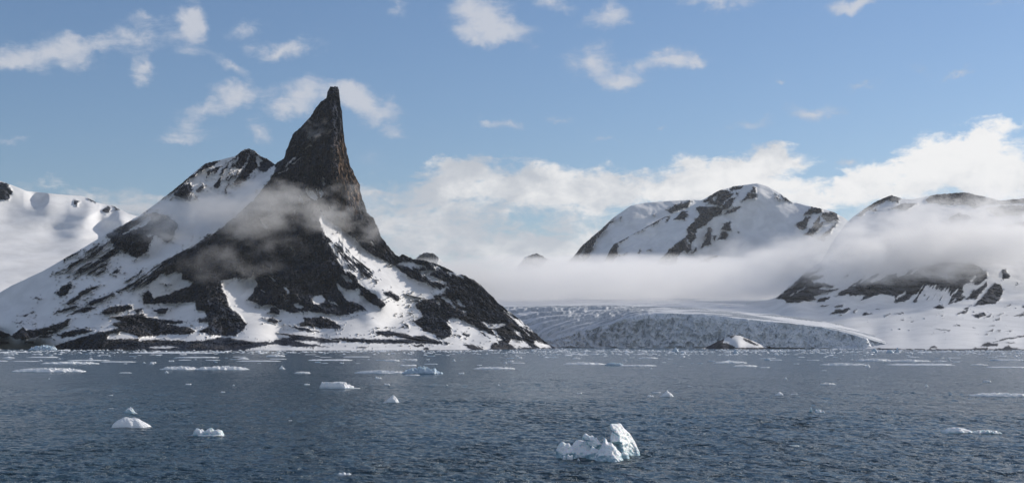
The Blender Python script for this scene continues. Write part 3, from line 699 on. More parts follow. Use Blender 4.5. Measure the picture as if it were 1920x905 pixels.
ops_f = [(R, P(C7, p)) for p in (
    [(415, 372), (480, 315), (520, 292), (550, 285), (585, 300), (570, 322), (530, 312), (470, 347), (430, 372)], [(675, 312), (700, 288), (760, 278), (820, 278), (900, 288), (945, 308), (1046, 300), (1100, 300), (1100, 325), (900, 328), (860, 345), (820, 325), (740, 330), (690, 325)],
    [(755, 385), (800, 360), (845, 372), (835, 420), (790, 428)], [(960, 406), (1046, 393), (1150, 390), (1150, 412), (985, 417)], [(540, 345), (590, 325), (640, 325), (600, 350)], [(470, 352), (490, 342), (488, 352)], [(-10, 665), (20, 655), (38, 663), (30, 672)], [(18, 682), (38, 676), (35, 685)],
    [(900, 340), (1000, 330), (1090, 340), (1090, 370), (940, 372)])]
ops_f += [(R, P(CG, p)) for p in (
    [(72, 388), (180, 298), (280, 218), (338, 148), (420, 138), (502, 112), (400, 172), (380, 192), (430, 177), (522, 180), (480, 207), (400, 222), (420, 247), (520, 245), (602, 270), (580, 287), (500, 272), (470, 302), (560, 312), (665, 293), (640, 312), (560, 332), (490, 342),
     (420, 372), (442, 390), (350, 417), (170, 427), (140, 392)],
    [(448, 412), (490, 378), (567, 378), (530, 412), (470, 418)], [(475, 458), (500, 448), (545, 450), (520, 460)], [(612, 468), (640, 452), (690, 443), (680, 458), (620, 470)], [(565, 532), (620, 493), (750, 476), (765, 488), (710, 518), (600, 528)], [(768, 518), (812, 488), (800, 518)],
    [(852, 545), (880, 518), (972, 523), (900, 543)], [(1068, 543), (1112, 532), (1090, 545)], [(612, 363), (700, 308), (780, 263), (830, 228), (882, 203), (840, 247), (900, 217), (960, 178), (1045, 138), (1000, 182), (930, 232), (960, 242), (1100, 182), (1180, 150), (1180, 362), (1100, 362),
     (1020, 342), (950, 368), (835, 413), (890, 362), (820, 357), (750, 367), (740, 347)], [(985, 488), (1035, 480), (1030, 490)], [(690, 190), (735, 168), (735, 185)], [(870, 185), (900, 168), (890, 185)])]
ops_f += [(S, P(CG, [(258, 338), (338, 283), (322, 302)])), (S, P(CG, [(203, 362), (245, 333), (235, 348)])), (S, P(CG, [(770, 280), (815, 258), (800, 275)]))]
ops_f += [(R, P(CH, p)) for p in (
    [(-10, 205), (80, 170), (130, 118), (250, 86), (450, 56), (700, 56), (835, 148), (832, 202), (760, 252), (690, 242), (650, 247), (600, 292), (510, 322), (480, 282), (420, 292), (370, 262), (260, 268), (222, 332), (150, 352), (110, 402), (-10, 428)],
    [(528, 398), (560, 338), (605, 328), (600, 368)], [(472, 443), (540, 405), (625, 365), (550, 422)], [(638, 393), (720, 318), (832, 236), (842, 260), (740, 382), (660, 398)], [(713, 453), (770, 390), (900, 255), (960, 258), (990, 310), (960, 384), (900, 438), (800, 442)],
    [(562, 533), (620, 500), (665, 486), (622, 532)], [(628, 483), (692, 448), (650, 488)], [(342, 467), (400, 448), (447, 468), (430, 487), (360, 480)], [(698, 545), (800, 516), (835, 532), (760, 573), (720, 550)], [(815, 563), (875, 527), (860, 552)], [(928, 543), (988, 516), (945, 546)],
    [(898, 588), (955, 568), (952, 585)], [(972, 218), (975, 130), (1010, 115), (1045, 190)], [(1088, 268), (1122, 243), (1110, 268)], [(1010, 461), (1073, 427), (1050, 450)], [(1138, 473), (1180, 453), (1180, 475)], [(1090, 548), (1180, 512), (1180, 545)], [(-5, 528), (72, 516), (72, 530)],
    [(365, 664), (500, 680), (495, 687), (400, 675)], [(525, 638), (592, 628), (590, 640)], [(848, 643), (902, 633), (890, 642)], [(833, 684), (888, 672), (880, 690)], [(913, 686), (962, 676), (960, 688)], [(993, 688), (1062, 680), (1050, 690)], [(700, 652), (732, 658), (730, 666)],
    [(778, 825), (820, 792), (942, 798), (930, 822), (800, 828)], [(660, 870), (730, 838), (845, 843), (830, 870)], [(860, 870), (860, 852), (985, 850), (1000, 832), (1035, 820), (1080, 838), (1130, 852), (1130, 870)], [(308, 838), (350, 822), (385, 835), (370, 842)],
    [(1020, 793), (1100, 785), (1060, 803)], [(890, 785), (1000, 750), (1174, 728), (1300, 715), (1300, 725), (1100, 747), (950, 778)], [(155, 420), (170, 400), (190, 400), (185, 425)], [(815, 720), (845, 710), (840, 722)], [(40, 585), (78, 576), (70, 588)], [(130, 600), (158, 595), (155, 602)], [(410, 548), (430, 538), (425, 550)])]
ops_f += [(S, P(CH, [(-5, 388), (100, 313), (85, 347), (10, 394)])), (S, P(CH, [(85, 190), (180, 120), (230, 95), (150, 160)])), (S, P(CH, [(680, 240), (720, 175), (735, 180), (712, 232)]))]


def f_extra(px, py, rock, D):
    s = soft(P(CH, [(230, 270), (420, 270), (620, 300), (760, 240), (620, 400), (440, 430), (160, 400)]), px, py, 10)
    a = math.radians(-58)
    u = px * math.cos(a) + py * math.sin(a); v = -px * math.sin(a) + py * math.cos(a)
    rock = np.clip(rock + s * (12 * fbm(u / 40, v / 3.0, 3.1, 3, 0.5) + 3.5), -9, 9)
    # patchy stones over the lower apron
    z2 = soft(P(Z, [(1560, 585), (1960, 575), (1960, 640), (1800, 640), (1600, 600)]), px, py, 20)
    sp = fbm(px / 12, py / 3.2, 6.1, 4, 0.6)
    rock = np.where((z2 > 0.3) & (sp > 0.58), 1.5, rock)
    # thin dark strand line along the shore
    yb = interp(bot_f, px)
    sp2 = fbm(px / 22, py / 3.0, 2.1, 4, 0.6)
    rock = np.where((px > 1640) & (yb - py < 2.2 + 1.6 * sp2), np.maximum(rock, 2.0), rock)
    return rock, D


relief('snow_slope', M_far, top_f, bot_f, cf, ops_f, step=1.4, rows=300, jag=1.8, disp=1.3, back=0.6, extra=f_extra, label='broad snow slope with dark rock bands rising from the right shore', warp=1.0, xjag=0.6)

# two summits that stand out of the fog bank far up the valley
for (lab, tp, rk) in (('small dark far summit just above the fog, left one', [(760, 500), (780, 484), (788, 478), (800, 474), (812, 475), (820, 481), (840, 500)], True),
                      ('small dark far summit above the fog in mid valley', [(970, 500), (984, 482), (996, 477), (1006, 475), (1016, 477), (1028, 486), (1050, 500)], False)):
    xa = tp[0][0]; xb = tp[-1][0]
    cc = [(p[0], p[1], 8200) for p in tp] + [(x, 545, 7900) for x in (xa, (xa + xb) / 2, xb)]
    relief('mountain', M_far, tp, [(xa, 545), (xb, 545)], cc, [(R, P(Z, [(tp[1][0] - 4, tp[1][1] + 6), (tp[3][0], tp[3][1] - 8), (tp[5][0] + 4, tp[5][1] - 4), (tp[5][0] - (0 if rk else 14), tp[5][1] + 14), (tp[1][0], tp[1][1] + 12)]))],
           step=1.6, rows=40, water=False, xjag=1.0, jag=3.0, disp=2.5, back=0.8, label=lab)

# ------------------------------------------------------------------ glacier
m_ice, N = new_mat('glacier_ice')
tcn = N.node('ShaderNodeTexCoord'); O = tcn.outputs['Object']
fr = N.attr('front')
n1 = N.noise(O, 0.045, 6, 0.65, 0.5); n2 = N.noise(N.mapping(O, scale=(1, 1, 0.4)), 0.11, 7, 0.72, 0.9)
ice = N.mix(N.ramp(n1, 0.35, 0.65), (0.70, 0.73, 0.76), (0.88, 0.88, 0.87))
ice = N.mix(N.ramp(n2, 0.52, 0.64, 0.0, 0.8), ice, (0.22, 0.27, 0.33))
dirt = N.noise(N.mapping(O, scale=(0.35, 1, 1)), 0.05, 6, 0.7, 0.3)
snw = N.mix(N.ramp(N.math('ADD', dirt, N.math('MULTIPLY', N.attr('crev'), 0.42)), 0.52, 0.70, 0.0, 0.85), (0.78, 0.78, 0.78), (0.25, 0.28, 0.31))
col = N.mix(fr, snw, ice)
bn = N.node('ShaderNodeBump'); bn.inputs['Strength'].default_value = 0.8; bn.inputs['Distance'].default_value = 1.5
N.l.new(N.noise(O, 0.18, 5, 0.7), bn.inputs['Height'])
out_surface(N, principled(N, col, 0.6, 0.3, bn.outputs[0]).outputs[0])

gx = np.arange(920, 1762, 1.3)
ysm = interp([(920, 640), (1000, 636), (1040, 634), (1075, 622), (1110, 616), (1150, 606), (1180, 594), (1215, 588), (1260, 587.5), (1320, 589), (1360, 593), (1420, 600), (1480, 606), (1540, 613), (1580, 622), (1620, 633), (1650, 642), (1680, 649), (1762, 651)], gx)
ybot = interp([(920, 650), (1040, 651.5), (1200, 652), (1420, 653), (1620, 654), (1762, 654.5)], gx)
ytop = np.minimum(ysm + (1.3 + 2.0 * np.clip((1200 - gx) / 60, 0, 1)) * fbm(gx / 16, gx * 0, 3.3, 4, 0.62), ybot - 1.2)
nf = 70
tf = np.linspace(0, 1, nf)[:, None]
px = np.repeat(gx[None], nf, 0); py = ybot[None] + (ytop - ybot)[None] * tf
lean = 30 + 30 * np.clip((1180 - px) / 120, 0, 1)
Df = Dw(ybot)[None] + 30 + tf * lean
roughm = 1.25 + 1.0 * np.clip((1230 - px) / 120, 0, 1)
X0, Y0, Z0 = world_pt(px, py, Df)
calm = np.clip((1.0 - tf) * 6, 0.0, 1) ** 0.7
Dd = Df - calm * roughm * (24 * (ridged(X0 / 52, Z0 / 150, 1.0, 3) - 0.6) + 24 * (ridged(X0 / 19 + 4, Z0 / 30, 2.0, 5, 0.64) - 0.6)) - 14 * np.clip((px - 1230) / 200, 0, 1) * np.sin((px - 1230) / 95)
Dd = np.where(tf < 0.04, Df - 4, Dd)
X, Y, Zc = world_pt(px, py, Dd)
Dt = Dd[-1]
ns = 420
s_ = np.linspace(0, 1, ns)[1:, None]
D0 = (Df[-1] + 4)[None] - 14 * np.clip((gx - 1230) / 200, 0, 1)[None] * np.sin((gx - 1230) / 95)[None]
Ds = D0 * (6300 / D0) ** (s_ ** 1.25)
pxs = np.repeat(gx[None], ns - 1, 0)
zs0 = world_pt(gx, ysm, D0[0])[2][None]
zk1 = world_pt(gx, interp([(920, 582), (1150, 577), (1300, 578), (1450, 590), (1600, 612), (1762, 640)], gx), 3450.0)[2][None]
zk2 = world_pt(gx, interp([(920, 562), (1200, 558), (1450, 560), (1600, 585), (1762, 610)], gx), 4800.0)[2][None]
u1 = np.clip((Ds - D0) / (3450 - D0), 0, 1); u2 = np.clip((Ds - 3450) / (4800 - 3450), 0, 1.5)
zz = zs0 + (zk1 - zs0) * u1 ** 0.85 + (zk2 - zk1) * u2
Xs = (pxs - 960) * Ds / F
lft = np.clip((1260 - pxs) / 140, 0.0, 1) * np.clip((3900 - Ds) / 500, 0, 1)
rgt = (1 - lft) * np.clip((4200 - Ds) / 900, 0.1, 1)
ph = (Ds + 46 * fbm(Xs / 240, Ds / 300, 1.0, 4) + 12 * fbm(Xs / 22, Ds / 40, 6.0, 3)) / 62.0
fr_ = ph - np.floor(ph)
ampl = (0.45 + 0.8 * np.clip(0.5 + gn(Xs / 130, np.floor(ph) * 3.7, 2.0), 0, 1))
saw = ampl * (np.clip(fr_ / 0.16, 0, 1) - fr_)
ph2 = (Ds + 60 * fbm(Xs / 400 + 5, Ds / 500, 3.0, 3)) / 150.0
f2 = ph2 - np.floor(ph2)
saw2 = np.clip(gn(Xs / 260, np.floor(ph2) * 2.3, 7.0) + 0.25, 0, 1) * (np.clip(f2 / 0.1, 0, 1) - f2)
st = np.clip((Ds - D0) / 25, 0, 1)
zz = zz + st * (9 * lft * saw + 5.5 * rgt * saw2 + 4 * fbm(Xs / 420, Ds / 260, 4.0, 3) + (0.3 + 2.0 * lft) * (ridged(Xs / 24, Ds / 20, 2.0, 4) - 0.6)) + (Zc[-1][None] - zs0) * np.exp(-(Ds - D0) / 14)
crack = lft * np.clip((0.22 - fr_) / 0.05, 0, 1) * ampl
crev = np.concatenate([np.zeros_like(px), np.clip(crack + 0.4 * rgt * (saw2 > 0.25), 0, 1)], 0)
co = np.concatenate([np.stack([X, Y, Zc], -1), np.stack([Xs, Ds, zz], -1)], 0)
co = np.concatenate([np.stack([X[0], Y[0] - 2, X[0] * 0 - 4], -1)[None], co], 0)
crev = np.concatenate([crev[:1], crev], 0)
frt = np.concatenate([np.ones((nf + 1, len(gx))), np.clip(0.9 - np.clip((Ds - D0) / 14, 0, 2), 0, 1) + lft * 0.6 * np.clip(crack * 1.4, 0, 1)], 0)
link_mesh('glacier', co.reshape(-1, 3), grid_quads(*co.shape[:2]), m_ice, {'front': np.clip(frt, 0, 1).ravel(), 'crev': crev.ravel()}, 'structure', 'crevassed tidewater glacier with a grey-blue ice cliff')

# rock islet with a snow cap in front of the ice cliff
M_isl = mountain_mat('islet_rock', (0.035, 0.035, 0.042), (0.06, 0.052, 0.046))
top_i = [(1322, 653), (1330, 648), (1342, 642), (1352, 637), (1362, 632), (1375, 628), (1388, 629), (1402, 635), (1420, 642), (1436, 649), (1446, 653)]
bot_i = [(1322, 653.6), (1446, 653.9)]
ci = [(x, y, 2590 + abs(x - 1380) * .2) for x, y in top_i] + [(1350, 645, 2535), (1385, 640, 2530), (1385, 648, 2505), (1415, 648, 2530)]
ops_i = [(R, P(Z, [(1318, 656), (1330, 646), (1350, 636), (1358, 634), (1356, 642), (1366, 644), (1378, 650), (1376, 656)])), (R, P(Z, [(1378, 651), (1402, 651), (1446, 651), (1446, 656), (1378, 656)])),
         (R, P(Z, [(1392, 633), (1404, 637), (1424, 647), (1412, 646), (1400, 640)])), (R, P(Z, [(1366, 630), (1378, 628), (1372, 634)]))]
relief('islet', M_isl, top_i, bot_i, ci, ops_i, step=0.6, rows=60, jag=0.6, disp=0.25, back=2.0, snowbump=0.3, label='low rocky islet with a snow cap before the ice cliff', warp=0.45, c=5)

# ------------------------------------------------------------------ water
m_w, N = new_mat('sea_water')
geo = N.node('ShaderNodeNewGeometry'); Pn = geo.outputs['Position']
h1 = N.noise(N.mapping(Pn, rot=(0, 0, 0.25), scale=(1.1, 0.8, 1)), 1.0, 5, 0.62, 0.3)
h2 = N.noise(N.mapping(Pn, rot=(0, 0, -0.2), scale=(0.22, 0.10, 1)), 1.0, 4, 0.6, 0.2)
h3 = N.noise(N.mapping(Pn, rot=(0, 0, 0.1), scale=(0.05, 0.02, 1)), 1.0, 3, 0.6, 0.0)
hh = N.math('ADD', N.math('ADD', N.math('MULTIPLY', h1, 1.0), N.math('MULTIPLY', h2, 3.4)), N.math('MULTIPLY', h3, 4.0))
bn = N.node('ShaderNodeBump'); bn.inputs['Strength'].default_value = 1.0; bn.inputs['Distance'].default_value = 1.0
N.l.new(hh, bn.inputs['Height'])
p = principled(N, (0.030, 0.060, 0.078), 0.15, 0.5, bn.outputs[0], IOR=1.33)
out_surface(N, p.outputs[0])
Dr = [60.0]
while Dr[-1] < 2700:
    d = Dr[-1]
    Dr.append(d + max(0.42, min(0.75, d / 520), d * d / (F * H) * 0.45))
Dr = np.array([-3000.0, -50.0] + Dr + [3200, 4500, 9000, 16000, 30000])
tx = np.linspace(-1300, 1300, 1500)
WX = tx[None] / F * np.maximum(Dr[:, None], 60) * np.where((Dr[:, None] > 0) & (Dr[:, None] < 2750), 1, 1)
WX = np.where(Dr[:, None] < 60, tx[None] * 6.0, WX)
WX = np.where(Dr[:, None] > 3000, tx[None] * 22.0, WX)
WX[:, 0] = -28000; WX[:, -1] = 28000
WY = Dr[:, None] + 0 * tx[None]


def sea(x, y):
    c, s_ = math.cos(0.22), math.sin(0.22)
    a = x * c + y * s_; b = -x * s_ + y * c
    c2, s2 = math.cos(-0.35), math.sin(-0.35)
    a2 = x * c2 + y * s2; b2 = -x * s2 + y * c2
    big = gn(a / 7.0, b / 3.6, 0.3) * 0.09 + gn(a2 / 3.4, b2 / 1.8, 4.3) * 0.15
    sm = (1 - np.abs(gn(a / 2.6, b / 1.25, 8.1)) * 1.7) * 0.20 + gn(a2 / 1.3, b2 / 0.9, 12.0) * 0.10
    patch = 0.8 + 0.45 * gn(x / 70, y / 60, 3.3)
    return (big + sm - 0.08) * patch


WZ = sea(WX, WY) * np.clip(1.1 - WY / 2400, 0.5, 1) * np.clip((2300 - WY) / 900, 0, 1) * np.clip(WY / 60, 0, 1)
WZ[:, 0] = 0; WZ[:, -1] = 0
link_mesh('water', np.stack([WX, WY, WZ], -1).reshape(-1, 3), grid_quads(*WX.shape)[:, ::-1], m_w, None, 'structure', 'choppy dark blue fjord water')

# ------------------------------------------------------------------ floating ice
def ice_mat(name, snow, body, sss=0.25, scale=1.0, lo=0.35, hi=0.8):
    m, N = new_mat(name)
    tcn = N.node('ShaderNodeTexCoord'); geo = N.node('ShaderNodeNewGeometry')
    Pw = geo.outputs['Position']
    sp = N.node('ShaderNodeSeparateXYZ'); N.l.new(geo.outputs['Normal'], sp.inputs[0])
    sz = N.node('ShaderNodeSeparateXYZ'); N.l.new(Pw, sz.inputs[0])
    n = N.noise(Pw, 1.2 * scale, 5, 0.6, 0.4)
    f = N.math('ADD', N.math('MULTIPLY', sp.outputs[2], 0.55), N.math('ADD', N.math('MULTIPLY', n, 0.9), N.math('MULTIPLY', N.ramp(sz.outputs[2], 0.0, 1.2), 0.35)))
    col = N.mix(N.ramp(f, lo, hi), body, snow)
    n2 = N.noise(Pw, 2.6 * scale, 4, 0.7)
    col = N.mix(N.math('MULTIPLY', N.ramp(n2, 0.64, 0.72), N.attr('dirt')), col, (0.16, 0.14, 0.12))
    bn = N.node('ShaderNodeBump'); bn.inputs['Strength'].default_value = 0.7; bn.inputs['Distance'].default_value = 0.25
    N.l.new(N.noise(Pw, 3.0 * scale, 5, 0.65), bn.inputs['Height'])
    p = principled(N, col, 0.45, 0.4, bn.outputs[0])
    p.inputs['Subsurface Weight'].default_value = sss
    p.inputs['Subsurface Radius'].default_value = (0.25, 0.55, 0.8)
    p.inputs['Subsurface Scale'].default_value = 0.5
    out_surface(N, p.outputs[0])
    return m


M_snowice = ice_mat('snowy_ice', (0.90, 0.91, 0.91), (0.70, 0.78, 0.82), 0.0)
M_clear = ice_mat('glassy_ice', (0.90, 0.91, 0.90), (0.33, 0.50, 0.57), 0.25, 1.0, 0.58, 1.0)
M_blue = ice_mat('blue_ice', (0.52, 0.62, 0.70), (0.18, 0.29, 0.38), 0.2)


def floe_mesh(name, W_, Dp, Hh, kind, seed, mat, res):
    """one piece of drifting ice: ragged outline, humps, a freeboard edge and a keel under the surface"""
    nr = max(5, int(res * 0.45)); na = res
    r = np.linspace(0, 1, nr)[:, None]; a = np.linspace(0, 2 * math.pi, na, endpoint=False)[None]
    sd_ = seed * 7.77
    outl = 1 + 0.28 * fbm(np.cos(a) * 1.6 + sd_, np.sin(a) * 1.6, 0.5, 4, 0.6)
    og = 1 + (outl - 1) * r ** 1.5
    x = r * np.cos(a) * og; y = r * np.sin(a) * og
    edge = np.clip((1 - r) / 0.16, 0, 1)
    if kind == 'flat':
        z = 0.35 + 0.5 * np.clip(ridged(x * 3.2 + sd_, y * 2, 1.0, 4) - 0.62, 0, 1) * 2.2 + 0.12 * fbm(x * 5, y * 5, sd_, 3)
        base = 0.22
    elif kind == 'hummock':
        z = 0.25 + 1.7 * np.clip(ridged(x * 2.6 + sd_, y * 2.2, 3.0, 5, 0.62) - 0.55, 0, 1) * (1 - 0.5 * np.abs(x)) * 1.5 + 0.2 * fbm(x * 9 + sd_, y * 6, 2.0, 3)
        base = 0.15
    elif kind == 'dome':
        z = np.clip(1 - r ** 2, 0, 1) ** 0.75 * (1 - 0.22 * (x + 0.2)) * (0.92 + 0.22 * fbm(x * 2.2 + sd_, y * 2.2, 1.0, 5, 0.6)) - 0.05 * ridged(x * 3 + sd_, y * 3, 2.0, 3)
        base = 0.06; edge = np.clip((1 - r) / 0.05, 0, 1)
    elif kind == 'peak':
        cx = 0.25 * math.sin(seed)
        q = np.sqrt((x - cx) ** 2 + (y * 0.7) ** 2)
        z = 1.15 * np.clip(1 - q / 0.85, 0, 1) ** 0.85 * (1 + 0.5 * fbm(x * 2.1 + sd_, y * 2.1, 5.0, 3)) + 0.16 + 0.55 * (ridged(x * 1.8 + sd_, y * 1.8, 1.0, 4) - 0.6) * (1 - r)
        base = 0.1
    elif kind == 'lumps':
        z = 0.12 + 0 * x
        rr = random.Random(seed)
        for k in range(3):
            bx = -0.62 + 0.62 * k + rr.uniform(-.1, .1); bh = rr.uniform(0.7, 1.05); bw = rr.uniform(0.28, 0.42)
            z = np.maximum(z, bh * np.sqrt(np.clip(1 - ((x - bx) / bw) ** 2 - (y / 0.8) ** 2, 0, 1)))
        z = z * (0.9 + 0.35 * fbm(x * 3 + sd_, y * 3, 7.0, 3)) + 0.16 * (ridged(x * 3 + sd_, y * 3, 1, 4) - 0.5)
        base = 0.1
    else:  # blocks
        z = 0.45 + 0.45 * np.round(1.3 * (gn(x * 1.7 + sd_, y * 1.4, 2.0) + 0.4)) / 1.3 + 0.18 * fbm(x * 6 + sd_, y * 4, 2.0, 4)
        base = 0.25
    z = np.maximum(z, 0.06) * (0.35 + 0.65 * edge) if kind != 'dome' else np.maximum(z, 0.02) * edge
    z = z * Hh * (0.72 if kind in ('flat', 'hummock') else 1.0)
    X = x * W_ / 2; Y = y * Dp / 2
    co = np.stack([X, Y, z], -1)
    rim = co[-1].copy()
    s1 = rim.copy(); s1[:, 2] = -0.02 * Hh
    s2 = rim * 0.9; s2[:, 2] = -0.5 * Hh - 0.1
    s3 = rim * 0.4; s3[:, 2] = -0.9 * Hh - 0.15
    co = np.concatenate([co, s1[None], s2[None], s3[None]], 0)
    nr2 = co.shape[0]
    q = []
    i = np.arange(nr2 - 1)[:, None] * na; jn = np.arange(na)[None]; j2 = (jn + 1) % na
    q = np.stack([i + jn, i + na + jn, i + na + j2, i + j2], -1).reshape(-1, 4)
    me = bpy.data.meshes.new(name)
    C_ = co.reshape(-1, 3).astype(np.float32)
    me.vertices.add(len(C_)); me.vertices.foreach_set('co', C_.ravel())
    me.loops.add(q.size); me.loops.foreach_set('vertex_index', q.astype(np.int32).ravel())
    me.polygons.add(len(q)); me.polygons.foreach_set('loop_start', np.arange(0, q.size, 4, dtype=np.int32)); me.polygons.foreach_set('loop_total', np.full(len(q), 4, np.int32))
    me.update(calc_edges=True); me.validate()
    me.polygons.foreach_set('use_smooth', np.full(len(me.polygons), kind in ('dome', 'lumps') or res > 40))
    me.materials.append(mat)
    return me


def put_ice(name, cat, label, x0, x1, yt, yb, kind, mat, seed, group=None, depth=None):
    """x0..x1 and yt..yb: where the photo shows it; yb is its front waterline"""
    Wp = x1 - x0
    # water distance at the front edge; real depth of the piece from how much it stands out
    Dn = Dw(yb)
    Wm = Wp * Dn / F / 1.0
    dp = depth if depth else min(Wm * 0.55, max(Wm * 0.22, Dn * Dn / (F * H) * max(yb - yt, 1.0) * 0.45))
    Dc = Dn + dp * 0.42
    lift = (Dw(yb) and (yb - HY) - F * H / Dc)          # rows of the photo covered by the flat footprint
    hm = max((yb - yt) - 0.55 * lift, 0.6 * (yb - yt), 1.0) * Dc / F
    if kind == 'flat': hm = min(hm, 0.03 * Wm + 0.9)
    res = int(np.clip(Wp * 1.6, 16, 160))
    me = floe_mesh(name, Wp * Dc / F * 1.0, dp, hm, kind, seed, mat, res)
    o = bpy.data.objects.new(name, me); sc.collection.objects.link(o)
    o.location = (((x0 + x1) / 2 - 960) * Dc / F, Dc, 0.0)
    o['label'] = label; o['category'] = cat
    if group: o['group'] = group
    return o


SI, CI, BI = M_snowice, M_clear, M_blue
